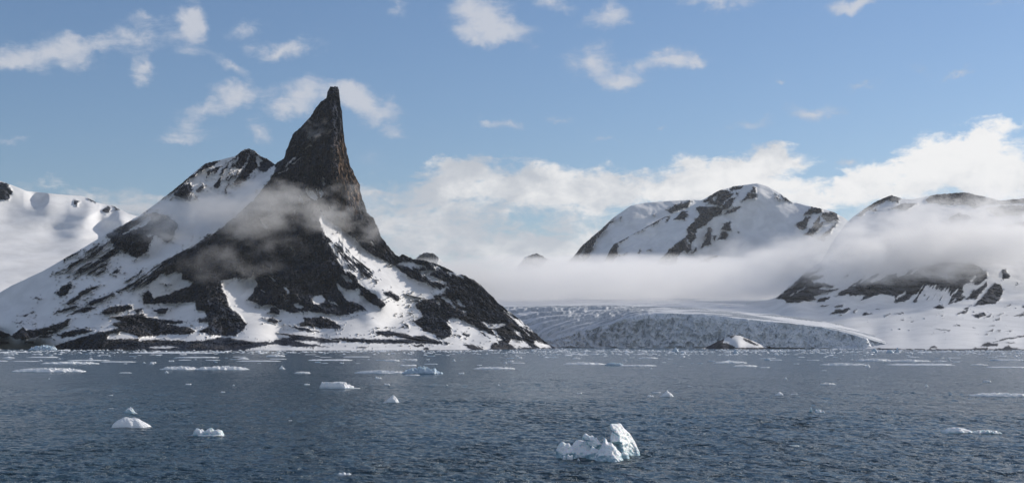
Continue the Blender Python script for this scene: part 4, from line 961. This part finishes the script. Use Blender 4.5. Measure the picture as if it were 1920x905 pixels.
# (name, category, x0, x1, y top, y waterline, shape, material, label)
PIECES = [
    ('ice_lump', 'ice', 209, 281, 780, 801, 'dome', SI, 'smooth white domed ice lump, the largest piece on the left water'),
    ('ice_fragment', 'ice', 233, 258, 765, 775, 'peak', CI, 'small curled ice fragment just behind the white domed lump'),
    ('ice_lump', 'ice', 361, 422, 803, 817, 'lumps', CI, 'glassy ice lump of three rounded knobs right of the white dome'),
    ('ice_floe', 'ice floe', 26, 155, 687, 697, 'hummock', SI, 'long hummocky white floe nearest the left edge of the water'),
    ('ice_floe', 'ice floe', 83, 181, 676, 682, 'hummock', SI, 'thin floe with a hummock at its left, behind the long hummocky left floe'),
    ('ice_floe', 'ice floe', 53, 107, 666.5, 670, 'flat', SI, 'short flat floe near the left shore behind two longer floes'),
    ('ice_floe', 'ice floe', -10, 48, 657.5, 660, 'flat', SI, 'flat floe cut by the left picture edge, close under the shore'),
    ('ice_floe', 'ice floe', 25, 75, 675, 677.2, 'flat', SI, 'thin strip of flat ice on the left between two hummocky floes'),
    ('ice_floe', 'ice floe', -20, 14, 674, 676.8, 'flat', SI, 'flat floe cut by the left picture edge, the farther out one'),
    ('ice_floe', 'ice floe', 129, 200, 672.5, 676, 'flat', SI, 'level white floe joined end to end with a thinner strip on the left'),
    ('ice_floe', 'ice floe', 189, 252, 675.5, 678.5, 'flat', SI, 'thin straight ice strip overlapping the right end of a level floe'),
    ('ice_floe', 'ice floe', 301, 371, 684, 692.5, 'hummock', SI, 'left half of the paired hummocky floes below the dark buttress'),
    ('ice_floe', 'ice floe', 366, 465, 684, 693, 'hummock', SI, 'right half of the paired hummocky floes below the dark buttress, tapering right'),
    ('ice_floe', 'ice floe', 247, 394, 658, 662, 'flat', SI, 'very long thin floe hugging the shore under the dark beach'),
    ('ice_floe', 'ice floe', 330, 410, 666.5, 670.5, 'flat', SI, 'broken floe in the second row off the dark beach'),
    ('ice_floe', 'ice floe', 384, 412, 672.5, 675, 'flat', SI, 'short floe just in front of a broken floe off the dark beach'),
    ('ice_floe', 'ice floe', 436, 462, 666.8, 669, 'flat', SI, 'short thin floe off the right end of the dark beach'),
    ('ice_floe', 'ice floe', 448, 526, 674, 677, 'flat', SI, 'long straight thin floe in front of the mountain foot, left of its centre'),
    ('ice_floe', 'ice floe', 224, 247, 696, 699, 'flat', SI, 'small flat floe alone between the two big hummocky left floes'),
    ('ice_chunk', 'ice', 280, 289, 678.5, 682.5, 'peak', SI, 'small pointed ice chunk left of the paired hummocky floes'),
    ('ice_chunk', 'ice', 268, 274, 678.5, 680.5, 'peak', SI, 'tiny ice chunk beside a small pointed one, left water'),
    ('ice_chunk', 'ice', 309, 317, 695.5, 698.5, 'peak', SI, 'small ice chunk just in front of the paired hummocky floes'),
    ('ice_chunk', 'ice', 90, 95, 708.8, 710.3, 'peak', SI, 'tiny chip alone in front of the long left floe'),
    ('ice_chunk', 'ice', 347, 359, 717.5, 721, 'lumps', SI, 'small double ice chunk below the paired hummocky floes'),
    ('ice_chunk', 'ice', 435, 440, 720.5, 722.6, 'peak', SI, 'tiny ice chip off the right end of the paired floes'),
    ('ice_chunk', 'ice', 414, 422, 732.5, 735, 'lumps', SI, 'tiny twin chip halfway between the paired floes and the glassy lump'),
    ('ice_floe', 'ice floe', 203, 212, 738.5, 741, 'flat', SI, 'tiny flat floe alone above the curled fragment'),
    ('ice_chunk', 'ice', 203, 213, 764, 765.5, 'flat', SI, 'faint low ice scrap left of the curled fragment'),
    ('ice_chunk', 'ice', 523, 535, 687, 691.5, 'peak', SI, 'small leaning ice chunk left of a small flat floe in mid water'),
    ('ice_floe', 'ice floe', 553, 582, 694.5, 699.5, 'hummock', SI, 'small bumpy floe between the leaning chunk and the blocky floe'),
    ('ice_chunk', 'ice', 570, 581, 718.5, 721, 'lumps', SI, 'small low chunk just left of the blocky ice floe'),
    ('ice_floe', 'ice floe', 597, 660, 714, 728, 'blocks', SI, 'thick blocky floe with square broken slabs, left of the picture centre'),
    ('ice_floe', 'ice floe', 644, 676, 724.5, 728.3, 'flat', CI, 'low greenish tongue of ice trailing right of the blocky floe'),
    ('ice_floe', 'ice floe', 582, 658, 670, 675.5, 'flat', SI, 'flat floe with an upturned left end in front of the mountain'),
    ('ice_floe', 'ice floe', 604, 616, 678, 680.5, 'flat', SI, 'short floe close in front of the one with the upturned left end'),
    ('ice_chunk', 'ice', 637, 645, 678.5, 680.5, 'lumps', SI, 'twin chip right of a short floe before the mountain'),
    ('ice_floe', 'ice floe', 500, 532, 661.5, 668, 'hummock', SI, 'rough hummocked floe close to the mountain shore'),
    ('ice_floe', 'ice floe', 506, 537, 670.5, 673, 'flat', SI, 'thin floe in front of the rough hummocked one near the shore'),
    ('ice_floe', 'ice floe', 670, 757, 692, 699.5, 'hummock', SI, 'long low floe running into the left side of the rugged ice pile'),
    ('iceberg', 'iceberg', 755, 829, 683.5, 701, 'hummock', BI, 'rugged pile of ice blocks with snowy tops at the end of a long low floe'),
    ('ice_floe', 'ice floe', 760, 786, 699, 703.5, 'flat', SI, 'small flat floe right in front of the rugged ice pile'),
    ('ice_chunk', 'ice', 703, 716, 705, 709.5, 'lumps', SI, 'small knobbly chunk below the long low floe'),
    ('ice_chunk', 'ice', 720, 731, 717, 721.5, 'lumps', SI, 'small chunk halfway between the rugged pile and the lone white wedge'),
    ('ice_lump', 'ice', 718, 748, 744, 754.5, 'peak', SI, 'lone white wedge-shaped lump in the middle of the left water'),
    ('ice_chunk', 'ice', 541, 547.5, 785.5, 788.3, 'flat', SI, 'tiny ice chip alone in the open foreground, left of centre'),
    ('ice_fragment', 'ice', 633, 658, 884.5, 890, 'lumps', SI, 'low broken ice scrap nearest the bottom edge'),
    ('ice_floe', 'ice floe', 796, 820, 680, 682.3, 'flat', SI, 'short thin floe behind the rugged ice pile'),
    ('ice_floe', 'ice floe', 889, 965, 686, 691.5, 'hummock', SI, 'level bumpy floe in mid water right of the rugged pile'),
    ('ice_chunk', 'ice', 859, 870, 697, 700.5, 'lumps', SI, 'small chunk between the rugged pile and a level bumpy floe'),
    ('ice_chunk', 'ice', 835, 840, 720.5, 722.3, 'peak', SI, 'tiny chip in open water below the rugged pile'),
    ('ice_chunk', 'ice', 933, 937, 720.3, 722, 'peak', SI, 'tiny chip in open water below the level bumpy floe'),
    ('ice_floe', 'ice floe', 645, 692, 666.5, 669, 'flat', SI, 'thin pale floe behind the upturned one, before the snowfield'),
    ('ice_floe', 'ice floe', 721, 749, 672, 676.5, 'hummock', SI, 'small bumpy floe before the central snowfield'),
    ('ice_floe', 'ice floe', 958, 984, 678, 680.5, 'flat', SI, 'small thin floe above the right end of the level bumpy floe'),
    ('ice_chunk', 'ice', 848, 854, 673.5, 676.5, 'peak', SI, 'tiny pointed chunk off the cape, in mid distance'),
    ('ice_chunk', 'ice', 943, 951, 678.5, 681, 'peak', SI, 'tiny chunk touching the left end of a small thin floe off the cape'),
    ('ice_floe', 'ice floe', 771, 781, 674, 676, 'flat', SI, 'tiny flat floe above the rugged ice pile'),
    ('ice_floe', 'ice floe', 1055, 1133, 677.5, 683, 'hummock', SI, 'thin bumpy floe pointing at the blue-hummocked floe before the glacier'),
    ('ice_floe', 'ice floe', 1135, 1170, 677, 685, 'hummock', BI, 'bluish hummock at the left end of the long floe before the glacier'),
    ('ice_floe', 'ice floe', 1166, 1228, 678.5, 686, 'flat', SI, 'flat right part of the long floe before the glacier'),
    ('ice_floe', 'ice floe', 1240, 1250, 677, 679.5, 'flat', SI, 'tiny floe just right of the long floe before the glacier'),
    ('ice_floe', 'ice floe', 1307, 1319, 678.5, 681, 'flat', BI, 'small greyish floe between two long white ones before the glacier'),
    ('ice_floe', 'ice floe', 1340, 1402, 675.5, 680.5, 'hummock', SI, 'long bumpy floe in front of the islet'),
    ('ice_floe', 'ice floe', 1374, 1420, 682, 687, 'hummock', SI, 'ragged narrow floe just nearer than the long bumpy one by the islet'),
    ('ice_floe', 'ice floe', 1424, 1444, 685, 689, 'flat', SI, 'short thick flat floe at the right end of a ragged narrow one'),
    ('ice_lump', 'ice', 1433, 1446, 670.5, 675, 'dome', BI, 'small grey-blue lump right of and below the islet'),
    ('ice_floe', 'ice floe', 1444, 1466, 672, 674.8, 'flat', SI, 'thin floe trailing right from a small grey-blue lump'),
    ('ice_floe', 'ice floe', 1487, 1498, 679.5, 682, 'flat', SI, 'tiny flat floe off the right part of the glacier'),
    ('iceberg', 'iceberg', 1258, 1272, 653, 659, 'peak', BI, 'small blue berg close under the ice cliff left of the islet'),
    ('ice_lump', 'ice', 1276, 1285, 658, 661.5, 'dome', BI, 'low blue lump just right of a small blue berg by the cliff'),
    ('iceberg', 'iceberg', 1374, 1386, 657, 662.5, 'peak', BI, 'small blue berg floating right in front of the islet'),
    ('iceberg', 'iceberg', 1634, 1646, 651, 660.5, 'dome', BI, 'blocky grey-blue berg at the right end of the glacier front'),
    ('ice_lump', 'ice', 1661, 1677, 655, 661, 'dome', BI, 'low blue lump between two taller bits at the glacier end'),
    ('iceberg', 'iceberg', 1678, 1686, 652.5, 660.5, 'peak', BI, 'narrow pale berg at the far right end of the glacier front'),
    ('iceberg', 'iceberg', 58, 108, 643.5, 656, 'hummock', BI, 'wide blue heap of ice aground under the left shore'),
    ('ice_floe', 'ice floe', 1198, 1232, 668, 671.5, 'hummock', SI, 'flat bumpy floe behind the long floe before the glacier'),
    ('ice_floe', 'ice floe', 1073, 1088, 668.5, 672.5, 'hummock', SI, 'small rough floe off the cape toward the glacier'),
    ('ice_floe', 'ice floe', 1055, 1069, 664, 666.5, 'flat', SI, 'small thin floe right at the tip of the cape'),
    ('ice_chunk', 'ice', 1167, 1176, 673, 676, 'peak', SI, 'small chunk just behind the long floe before the glacier'),
    ('ice_lump', 'ice', 1237, 1263, 735, 743, 'peak', SI, 'fin-shaped white lump behind the large iceberg'),
    ('ice_floe', 'ice floe', 1223, 1239, 731, 736, 'flat', SI, 'small flat piece just behind the fin-shaped lump'),
    ('ice_chunk', 'ice', 1213, 1226, 740, 743.5, 'lumps', SI, 'low twin chunk left of the fin-shaped lump'),
    ('ice_chunk', 'ice', 1081, 1091, 735, 738, 'lumps', SI, 'small chunk in open water above the large iceberg'),
    ('ice_chunk', 'ice', 1289, 1297, 721.3, 723.5, 'flat', SI, 'tiny flat chip right of and above the fin-shaped lump'),
    ('ice_chunk', 'ice', 1219, 1224, 689.5, 691.5, 'peak', SI, 'tiny chip just nearer than the long floe before the glacier'),
    ('ice_chunk', 'ice', 1469, 1477, 707.5, 711, 'peak', SI, 'tiny pointed chunk in the right middle water'),
    ('ice_floe', 'ice floe', 1450, 1469, 736, 741, 'peak', SI, 'small floe with a raised right end, left one of a pair'),
    ('ice_floe', 'ice floe', 1481, 1498, 735.8, 739, 'flat', SI, 'small level floe, right one of a pair in the right middle water'),
    ('ice_floe', 'ice floe', 1538, 1565, 714.5, 721, 'hummock', SI, 'small floe with a low crest in the right middle water'),
    ('ice_chunk', 'ice', 1734, 1742, 721.5, 724.5, 'peak', SI, 'tiny chunk between the right middle floe and the long right-edge floe'),
    ('ice_floe', 'ice floe', 1841, 1858, 710, 716, 'hummock', SI, 'small bumpy floe behind the long right-edge floe'),
    ('ice_floe', 'ice floe', 1817, 1935, 734.5, 743, 'hummock', SI, 'long low floe running out of the right picture edge'),
    ('ice_fragment', 'ice', 1517, 1523, 763.5, 773, 'peak', CI, 'thin upright ice spike beside a low double chunk'),
    ('ice_chunk', 'ice', 1527, 1547, 767.5, 773.5, 'lumps', CI, 'low double chunk right of a thin upright spike'),
    ('ice_chunk', 'ice', 1476, 1498, 832.5, 836, 'flat', CI, 'low washed-over ice scrap in the right foreground'),
    ('ice_floe', 'ice floe', 1763, 1829, 800, 812, 'dome', CI, 'greenish overhanging ice slab in the right foreground'),
    ('ice_floe', 'ice floe', 1822, 1874, 803.5, 812.5, 'hummock', CI, 'ragged low tail of ice joined to the greenish slab'),
    ('ice_floe', 'ice floe', 1605, 1672, 670.5, 676.5, 'hummock', SI, 'ragged floe off the right end of the glacier, behind a longer one'),
    ('ice_floe', 'ice floe', 1667, 1743, 672.5, 677.5, 'hummock', SI, 'bumpy floe touching the right end of a ragged one'),
    ('ice_floe', 'ice floe', 1670, 1792, 679, 684.5, 'flat', SI, 'very long straight floe in front of the right snow slope'),
    ('ice_floe', 'ice floe', 1538, 1623, 679, 684.5, 'hummock', SI, 'long thin crusty floe left of the very long straight one'),
    ('ice_chunk', 'ice', 1623, 1632, 683, 688, 'peak', SI, 'small pointed chunk between two long floes on the right'),
    ('ice_floe', 'ice floe', 1820, 1851, 680.5, 684.5, 'hummock', SI, 'small bumpy floe right of the very long straight one'),
    ('ice_floe', 'ice floe', 1847, 1926, 685, 689, 'flat', SI, 'thin straight floe reaching the right picture edge'),
    ('ice_floe', 'ice floe', 1540, 1550, 692, 694.5, 'flat', SI, 'tiny floe alone below a long thin crusty one'),
    ('ice_floe', 'ice floe', 1512, 1537, 672.5, 675, 'flat', SI, 'short floe before the glacier right of the islet'),
    ('ice_floe', 'ice floe', 1863, 1922, 671.5, 675, 'flat', SI, 'thin floe near the right edge below the right shore'),
    ('ice_floe', 'ice floe', 1853, 1870, 667, 670, 'flat', SI, 'short floe close under the right shore rocks'),
    ('ice_chunk', 'ice', 1778, 1784, 672.5, 675.5, 'peak', SI, 'tiny pointed chunk before the right snow slope'),
]
for k, (nm, cat, x0, x1, yt, yb, kd, mt, lab) in enumerate(PIECES):
    put_ice(nm, cat, lab, x0, x1, yt, yb, kd, mt, k + 3)

# small scattered chips in the far band: countable, each its own object
rr = random.Random(11)
protos = [floe_mesh('ice_chip', 1, 0.7, 0.16, kd, 50 + q, SI if q % 4 else BI, 16) for q, kd in enumerate(['hummock', 'lumps', 'flat', 'peak', 'flat', 'hummock'])]
for q in range(230):
    y = 657.5 + 24 * rr.random() ** 1.7 + (8 * rr.random() if rr.random() < 0.12 else 0)
    x = rr.uniform(-30, 1950)
    if 940 < x < 1700 and rr.random() < 0.4: y = 656.5 + 10 * rr.random()
    D = Dw(y)
    wm = rr.choice([2, 2.6, 3.2, 4.5, 7, 11]) * (0.6 + 0.5 * D / 1500)
    o = bpy.data.objects.new('ice_chip', protos[rr.randrange(6)]); sc.collection.objects.link(o)
    o.location = ((x - 960) * D / F, D, -0.02); o.scale = (wm, wm * rr.uniform(0.5, 1.2), min(wm, 4) * rr.uniform(0.8, 1.7)); o.rotation_euler = (0, 0, rr.uniform(-0.6, 0.6))
    o['label'] = 'small chip of drifting ice in the scattered band below the shore'; o['category'] = 'ice'; o['group'] = 'small ice chips drifting below the shore'

# brash: the crushed white ice along the far shore and the glacier foot, too fine to count
V = []; Q = []
nn = 0
for q in range(5200):
    x = rr.uniform(-60, 1980)
    glac = 1.0 if 1000 < x < 1960 else 0.45
    y = 652.6 + (abs(rr.gauss(0, 1)) * 4.2 + 0.8) * (0.7 + glac * 0.6) + (2.0 if x < 1000 else 0)
    dens = 0.55 + 0.45 * math.sin(x / 57.0 + 3 * math.sin(x / 133.0) + y)
    if rr.random() > dens * (0.35 + 0.65 * glac): continue
    D = Dw(y)
    w_ = rr.uniform(1.2, 5.0) * (2.2 if rr.random() < 0.1 else 1); d_ = w_ * rr.uniform(0.6, 1.6); h_ = rr.uniform(0.15, 0.7) * min(1.5, w_ / 2.5)
    cx = (x - 960) * D / F; n0 = len(V); an = rr.uniform(0, 6.28); kk = 6
    for lv, (sc_, zz_) in enumerate(((1.0, -0.2), (0.95, 0.4), (0.5, 1.0))):
        for j in range(kk):
            t_ = an + j * 2 * math.pi / kk
            f_ = rr.uniform(0.75, 1.2) * sc_
            V.append((cx + math.cos(t_) * w_ / 2 * f_, D + math.sin(t_) * d_ / 2 * f_, h_ * zz_ * (rr.uniform(0.6, 1.3) if lv else 1)))
    for lv in (0, 1):
        for j in range(kk):
            a_ = n0 + lv * kk + j; b_ = n0 + lv * kk + (j + 1) % kk
            Q.append((a_, b_, b_ + kk, a_ + kk))
    t0 = n0 + 2 * kk
    Q.append((t0, t0 + 1, t0 + 2, t0 + 3)); Q.append((t0, t0 + 3, t0 + 4, t0 + 5))
link_mesh('brash_ice', V, Q, M_snowice, None, 'stuff', 'band of crushed white brash ice along the far shore and the glacier foot', smooth=False)

# the large iceberg: chunks modelled in place, fused and weathered
CI8 = (1000, 740, 5.483)


def berg(name, label, chunks, wl, voxel, rough, seed, mat, dirt_at=None):
    bm = bmesh.new()
    for (pts, D, th, tilt, *yw) in chunks:
        yw = yw[0] if yw else 0.0
        pl = P(CI8, pts)
        X = (pl[:, 0] - 960) * D / F; Zc_ = H - (pl[:, 1] - HY) * D / F
        cx, cz = X.mean(), Zc_.mean()
        rings = []
        for (s1, yo) in ((0.45, -0.5), (0.82, -0.32), (1.0, 0.0), (0.82, 0.32), (0.45, 0.5)):
            ring = []
            for x, z in zip(X, Zc_):
                low = max(0.0, 1 - z / 0.6)
                zz = cz + (z - cz) * s1
                if z < 0.35: zz = z - 0.9        # runs on under the water line
                ring.append(bm.verts.new((cx + (x - cx) * s1, D + yo * th * (1 + 0.35 * low) + tilt * (z - cz) + yw * (x - cx), zz)))
            rings.append(ring)
        n = len(pl)
        for a, b in zip(rings[:-1], rings[1:]):
            for i in range(n):
                bm.faces.new((a[i], a[(i + 1) % n], b[(i + 1) % n], b[i]))
        bm.faces.new(rings[0][::-1]); bm.faces.new(rings[-1])
    bmesh.ops.recalc_face_normals(bm, faces=bm.faces)
    bmesh.ops.triangulate(bm, faces=bm.faces)
    me = bpy.data.meshes.new(name); bm.to_mesh(me); bm.free()
    o = bpy.data.objects.new(name, me); sc.collection.objects.link(o)
    md = o.modifiers.new('fuse', 'REMESH'); md.mode = 'VOXEL'; md.voxel_size = voxel
    sm = o.modifiers.new('soften', 'SMOOTH'); sm.factor = 0.5; sm.iterations = 3
    dg = bpy.context.evaluated_depsgraph_get()
    me2 = bpy.data.meshes.new_from_object(o.evaluated_get(dg))
    o.modifiers.clear(); o.data = me2; bpy.data.meshes.remove(me); me2.name = name
    n = len(me2.vertices)
    co = np.empty(n * 3, np.float32); me2.vertices.foreach_get('co', co); co = co.reshape(-1, 3)
    no = np.empty(n * 3, np.float32); me2.vertices.foreach_get('normal', no); no = no.reshape(-1, 3)
    x, y, z = co.T
    d = rough * (0.26 * (ridged(x / 1.6 + seed, y / 1.6, z / 1.6, 2) - 0.6) + 0.09 * (ridged(x / 0.6 + seed, y / 0.6, z / 0.6, 3) - 0.6) + 0.05 * fbm(x / 0.4, y / 0.4, z / 0.4, 3))
    co += no * d[:, None]
    me2.vertices.foreach_set('co', co.ravel())
    if dirt_at:
        dx, dz, dr = dirt_at
        dd = np.clip(1.3 - np.hypot(x - dx, z - dz) / dr, 0, 1)
        at = me2.attributes.new('dirt', 'FLOAT', 'POINT'); at.data.foreach_set('value', dd.astype(np.float32))
    me2.materials.clear(); me2.materials.append(mat)
    me2.polygons.foreach_set('use_smooth', np.full(len(me2.polygons), True)); me2.update()
    # origin at the waterline under the piece
    c = Vector((float(x.mean()), float(y.mean()), 0.0))
    me2.transform(Matrix.Translation(-c)); o.location = c
    o['label'] = label; o['category'] = 'iceberg'
    return o


Dm = 170.0
dxm = (1000 + 840 / 5.483 - 960) * Dm / F; dzm = H - (740 + 470 / 5.483 - HY) * Dm / F
berg('iceberg', 'large jagged iceberg in the foreground, tilted white slab over a low blue-green body', [
    ([(775, 330), (785, 297), (830, 290), (882, 290), (922, 318), (945, 345), (968, 368), (1000, 392), (1025, 440), (1050, 500), (1080, 545), (1108, 590), (1100, 640), (1060, 655), (940, 655), (900, 610), (850, 510), (772, 470), (800, 370)], 171.5, 2.0, 0.35, 0.95),
    ([(535, 690), (590, 640), (640, 615), (700, 545), (728, 500), (737, 448), (775, 495), (812, 488), (860, 555), (905, 610), (942, 678), (920, 720), (720, 730), (560, 720)], 166.0, 2.8, 0.45, -0.25),
    ([(232, 640), (238, 570), (262, 505), (300, 480), (322, 500), (365, 492), (405, 535), (440, 600), (500, 620), (560, 650), (540, 690), (400, 690), (250, 680)], 168.5, 2.0, 0.3),
    ([(395, 560), (408, 510), (440, 466), (480, 460), (512, 470), (520, 485), (536, 480), (545, 462), (600, 470), (645, 520), (640, 600), (560, 640), (420, 640)], 170.5, 1.3, 0.1),
    ([(512, 462), (508, 425), (535, 395), (555, 398), (568, 425), (610, 418), (625, 445), (655, 440), (690, 480), (722, 520), (715, 560), (660, 600), (600, 560), (560, 500), (548, 455)], 170.0, 1.5, 0.0),
    ([(540, 660), (545, 600), (580, 560), (605, 520), (640, 545), (668, 575), (640, 640), (600, 670)], 167.2, 1.4, 0.2),
    ([(330, 700), (345, 600), (400, 560), (540, 560), (640, 590), (700, 640), (680, 700)], 169.3, 2.2, 0.3),
    ([(880, 640), (890, 600), (930, 590), (980, 605), (985, 640), (940, 660)], 168.5, 1.2, 0.0),
], 0, 0.075, 1.0, 3.0, M_clear, (dxm, dzm, 0.75))
berg('ice_fragment', 'string of small white crumbs afloat at the front left foot of the large iceberg', [
    ([(298, 650), (305, 625), (330, 625), (340, 650)], 165.2, 0.7, 0), ([(338, 655), (345, 612), (362, 606), (372, 640), (385, 622), (402, 618), (410, 655)], 165.0, 0.8, 0),
    ([(400, 660), (440, 650), (460, 645), (520, 650), (530, 665), (400, 668)], 164.6, 0.6, 0)], 0, 0.06, 0.4, 8.0, M_snowice)

HAZE = 1.5e-5

# ------------------------------------------------------------------ fog and low cloud (real volumes)
def fog(name, label, px, py, rx, ry, D, rd, rot, dens, nscale, lo, hi, seed, stretch=(1, 1, 1.6), edge=0.5, aniso=0.3, col=(0.995, 0.985, 0.97)):
    """a cloud volume of half size rx, ry photo pixels and half depth rd metres centred at distance D"""
    x, y, z = world_pt(px, py, D)
    me = bpy.data.meshes.new(name); b = bmesh.new(); bmesh.ops.create_cube(b, size=2.0); b.to_mesh(me); b.free()
    m, N = new_mat(name + '_vapour')
    tcn = N.node('ShaderNodeTexCoord'); O = tcn.outputs['Object']
    geo = N.node('ShaderNodeNewGeometry')
    # soft ellipsoid falloff
    r = N.vmath('LENGTH', O)
    fall = N.math('SUBTRACT', 1.0, r)
    n = N.noise(N.mapping(geo.outputs['Position'], (seed * 131.0, seed * 57.0, 0), (0, -math.radians(rot), 0), stretch), 1.0 / nscale, 6, 0.6, 0.3)
    f = N.math('ADD', N.math('MULTIPLY', fall, edge * 2.0), N.math('MULTIPLY', N.math('SUBTRACT', n, 0.5), 4.6))
    f = N.math('MULTIPLY', N.ramp(f, lo, hi), N.ramp(fall, 0.0, 0.18))
    v = N.node('ShaderNodeVolumePrincipled')
    v.inputs['Color'].default_value = (*col, 1)
    v.inputs['Anisotropy'].default_value = aniso
    N.l.new(N.math('MULTIPLY', f, dens), v.inputs['Density'])
    o_ = N.node('ShaderNodeOutputMaterial'); N.l.new(v.outputs[0], o_.inputs['Volume'])
    m.cycles.volume_step_rate = 0.35
    me.materials.append(m)
    o = bpy.data.objects.new(name, me); sc.collection.objects.link(o)
    o.location = (x, y, z); o.scale = (rx * D / F, rd, ry * D / F); o.rotation_euler = (0, -math.radians(rot), 0)
    o['kind'] = 'stuff'; o['label'] = label
    return o


fog('fog_bank', 'thick pale fog bank lying across the valley above the glacier', 1120, 535, 640, 52, 4900, 1150, 0, 0.0045, 190, 0.1, 0.95, 1, (1, 1, 2.4), edge=1.0)
fog('low_cloud', 'ragged cloud trailing across the right-hand slopes', 1750, 476, 470, 72, 3780, 420, 5, 0.0085, 130, 0.25, 1.2, 2, (1, 1, 1.7), edge=0.75)
fog('low_cloud', 'torn upper wisps of cloud below the right summits', 1760, 424, 340, 78, 4100, 300, 8, 0.0085, 90, 0.25, 1.2, 3, (1, 1, 1.5), edge=0.6)
fog('low_cloud', 'thin grey cloud wrapped round the shoulder of the spire mountain', 450, 402, 330, 66, 2660, 160, 6, 0.0125, 85, 0.25, 1.3, 4, (1, 1, 1.6), edge=0.55)
fog('low_cloud', 'faint cloud shred over the dark pyramid face', 450, 485, 150, 48, 2520, 110, 10, 0.0042, 55, 0.25, 1.3, 5, (1, 1, 1.3), edge=0.45)
fog('low_cloud', 'small puff of cloud against the spire', 590, 246, 40, 30, 2835, 34, 20, 0.014, 24, 0.35, 1.3, 6, (1, 1, 1.2), edge=0.45)
fog('low_cloud', 'cloud shred on the right shoulder of the spire wall', 680, 425, 85, 40, 2760, 66, -10, 0.009, 55, 0.3, 1.3, 7, (1, 1, 1.3), edge=0.5)
fog('low_cloud', 'veil of cloud drifting before the foot of the rounded far peak', 1470, 472, 190, 46, 4750, 300, 4, 0.004, 160, 0.2, 1.3, 9, (1, 1, 1.6), edge=0.6)
fog('low_cloud', 'soft cloud hanging behind the saddle of the left snowfield', 250, 405, 130, 30, 4600, 250, 4, 0.003, 200, 0.2, 1.2, 8, (1, 1, 1.6), edge=0.7)

# the air itself: even pale haze round everything
me = bpy.data.meshes.new('haze'); b = bmesh.new(); bmesh.ops.create_cube(b, size=2.0); b.to_mesh(me); b.free()
m, N = new_mat('haze_air')
v = N.node('ShaderNodeVolumePrincipled')
v.inputs['Color'].default_value = (0.90, 0.95, 1.0, 1)
v.inputs['Density'].default_value = HAZE
v.inputs['Anisotropy'].default_value = 0.3
o_ = N.node('ShaderNodeOutputMaterial'); N.l.new(v.outputs[0], o_.inputs['Volume'])
me.materials.append(m)
hz = bpy.data.objects.new('haze', me); sc.collection.objects.link(hz)
hz.location = (0, 13000, 650); hz.scale = (32000, 17500, 665)
hz['kind'] = 'stuff'; hz['label'] = 'thin even sea haze'
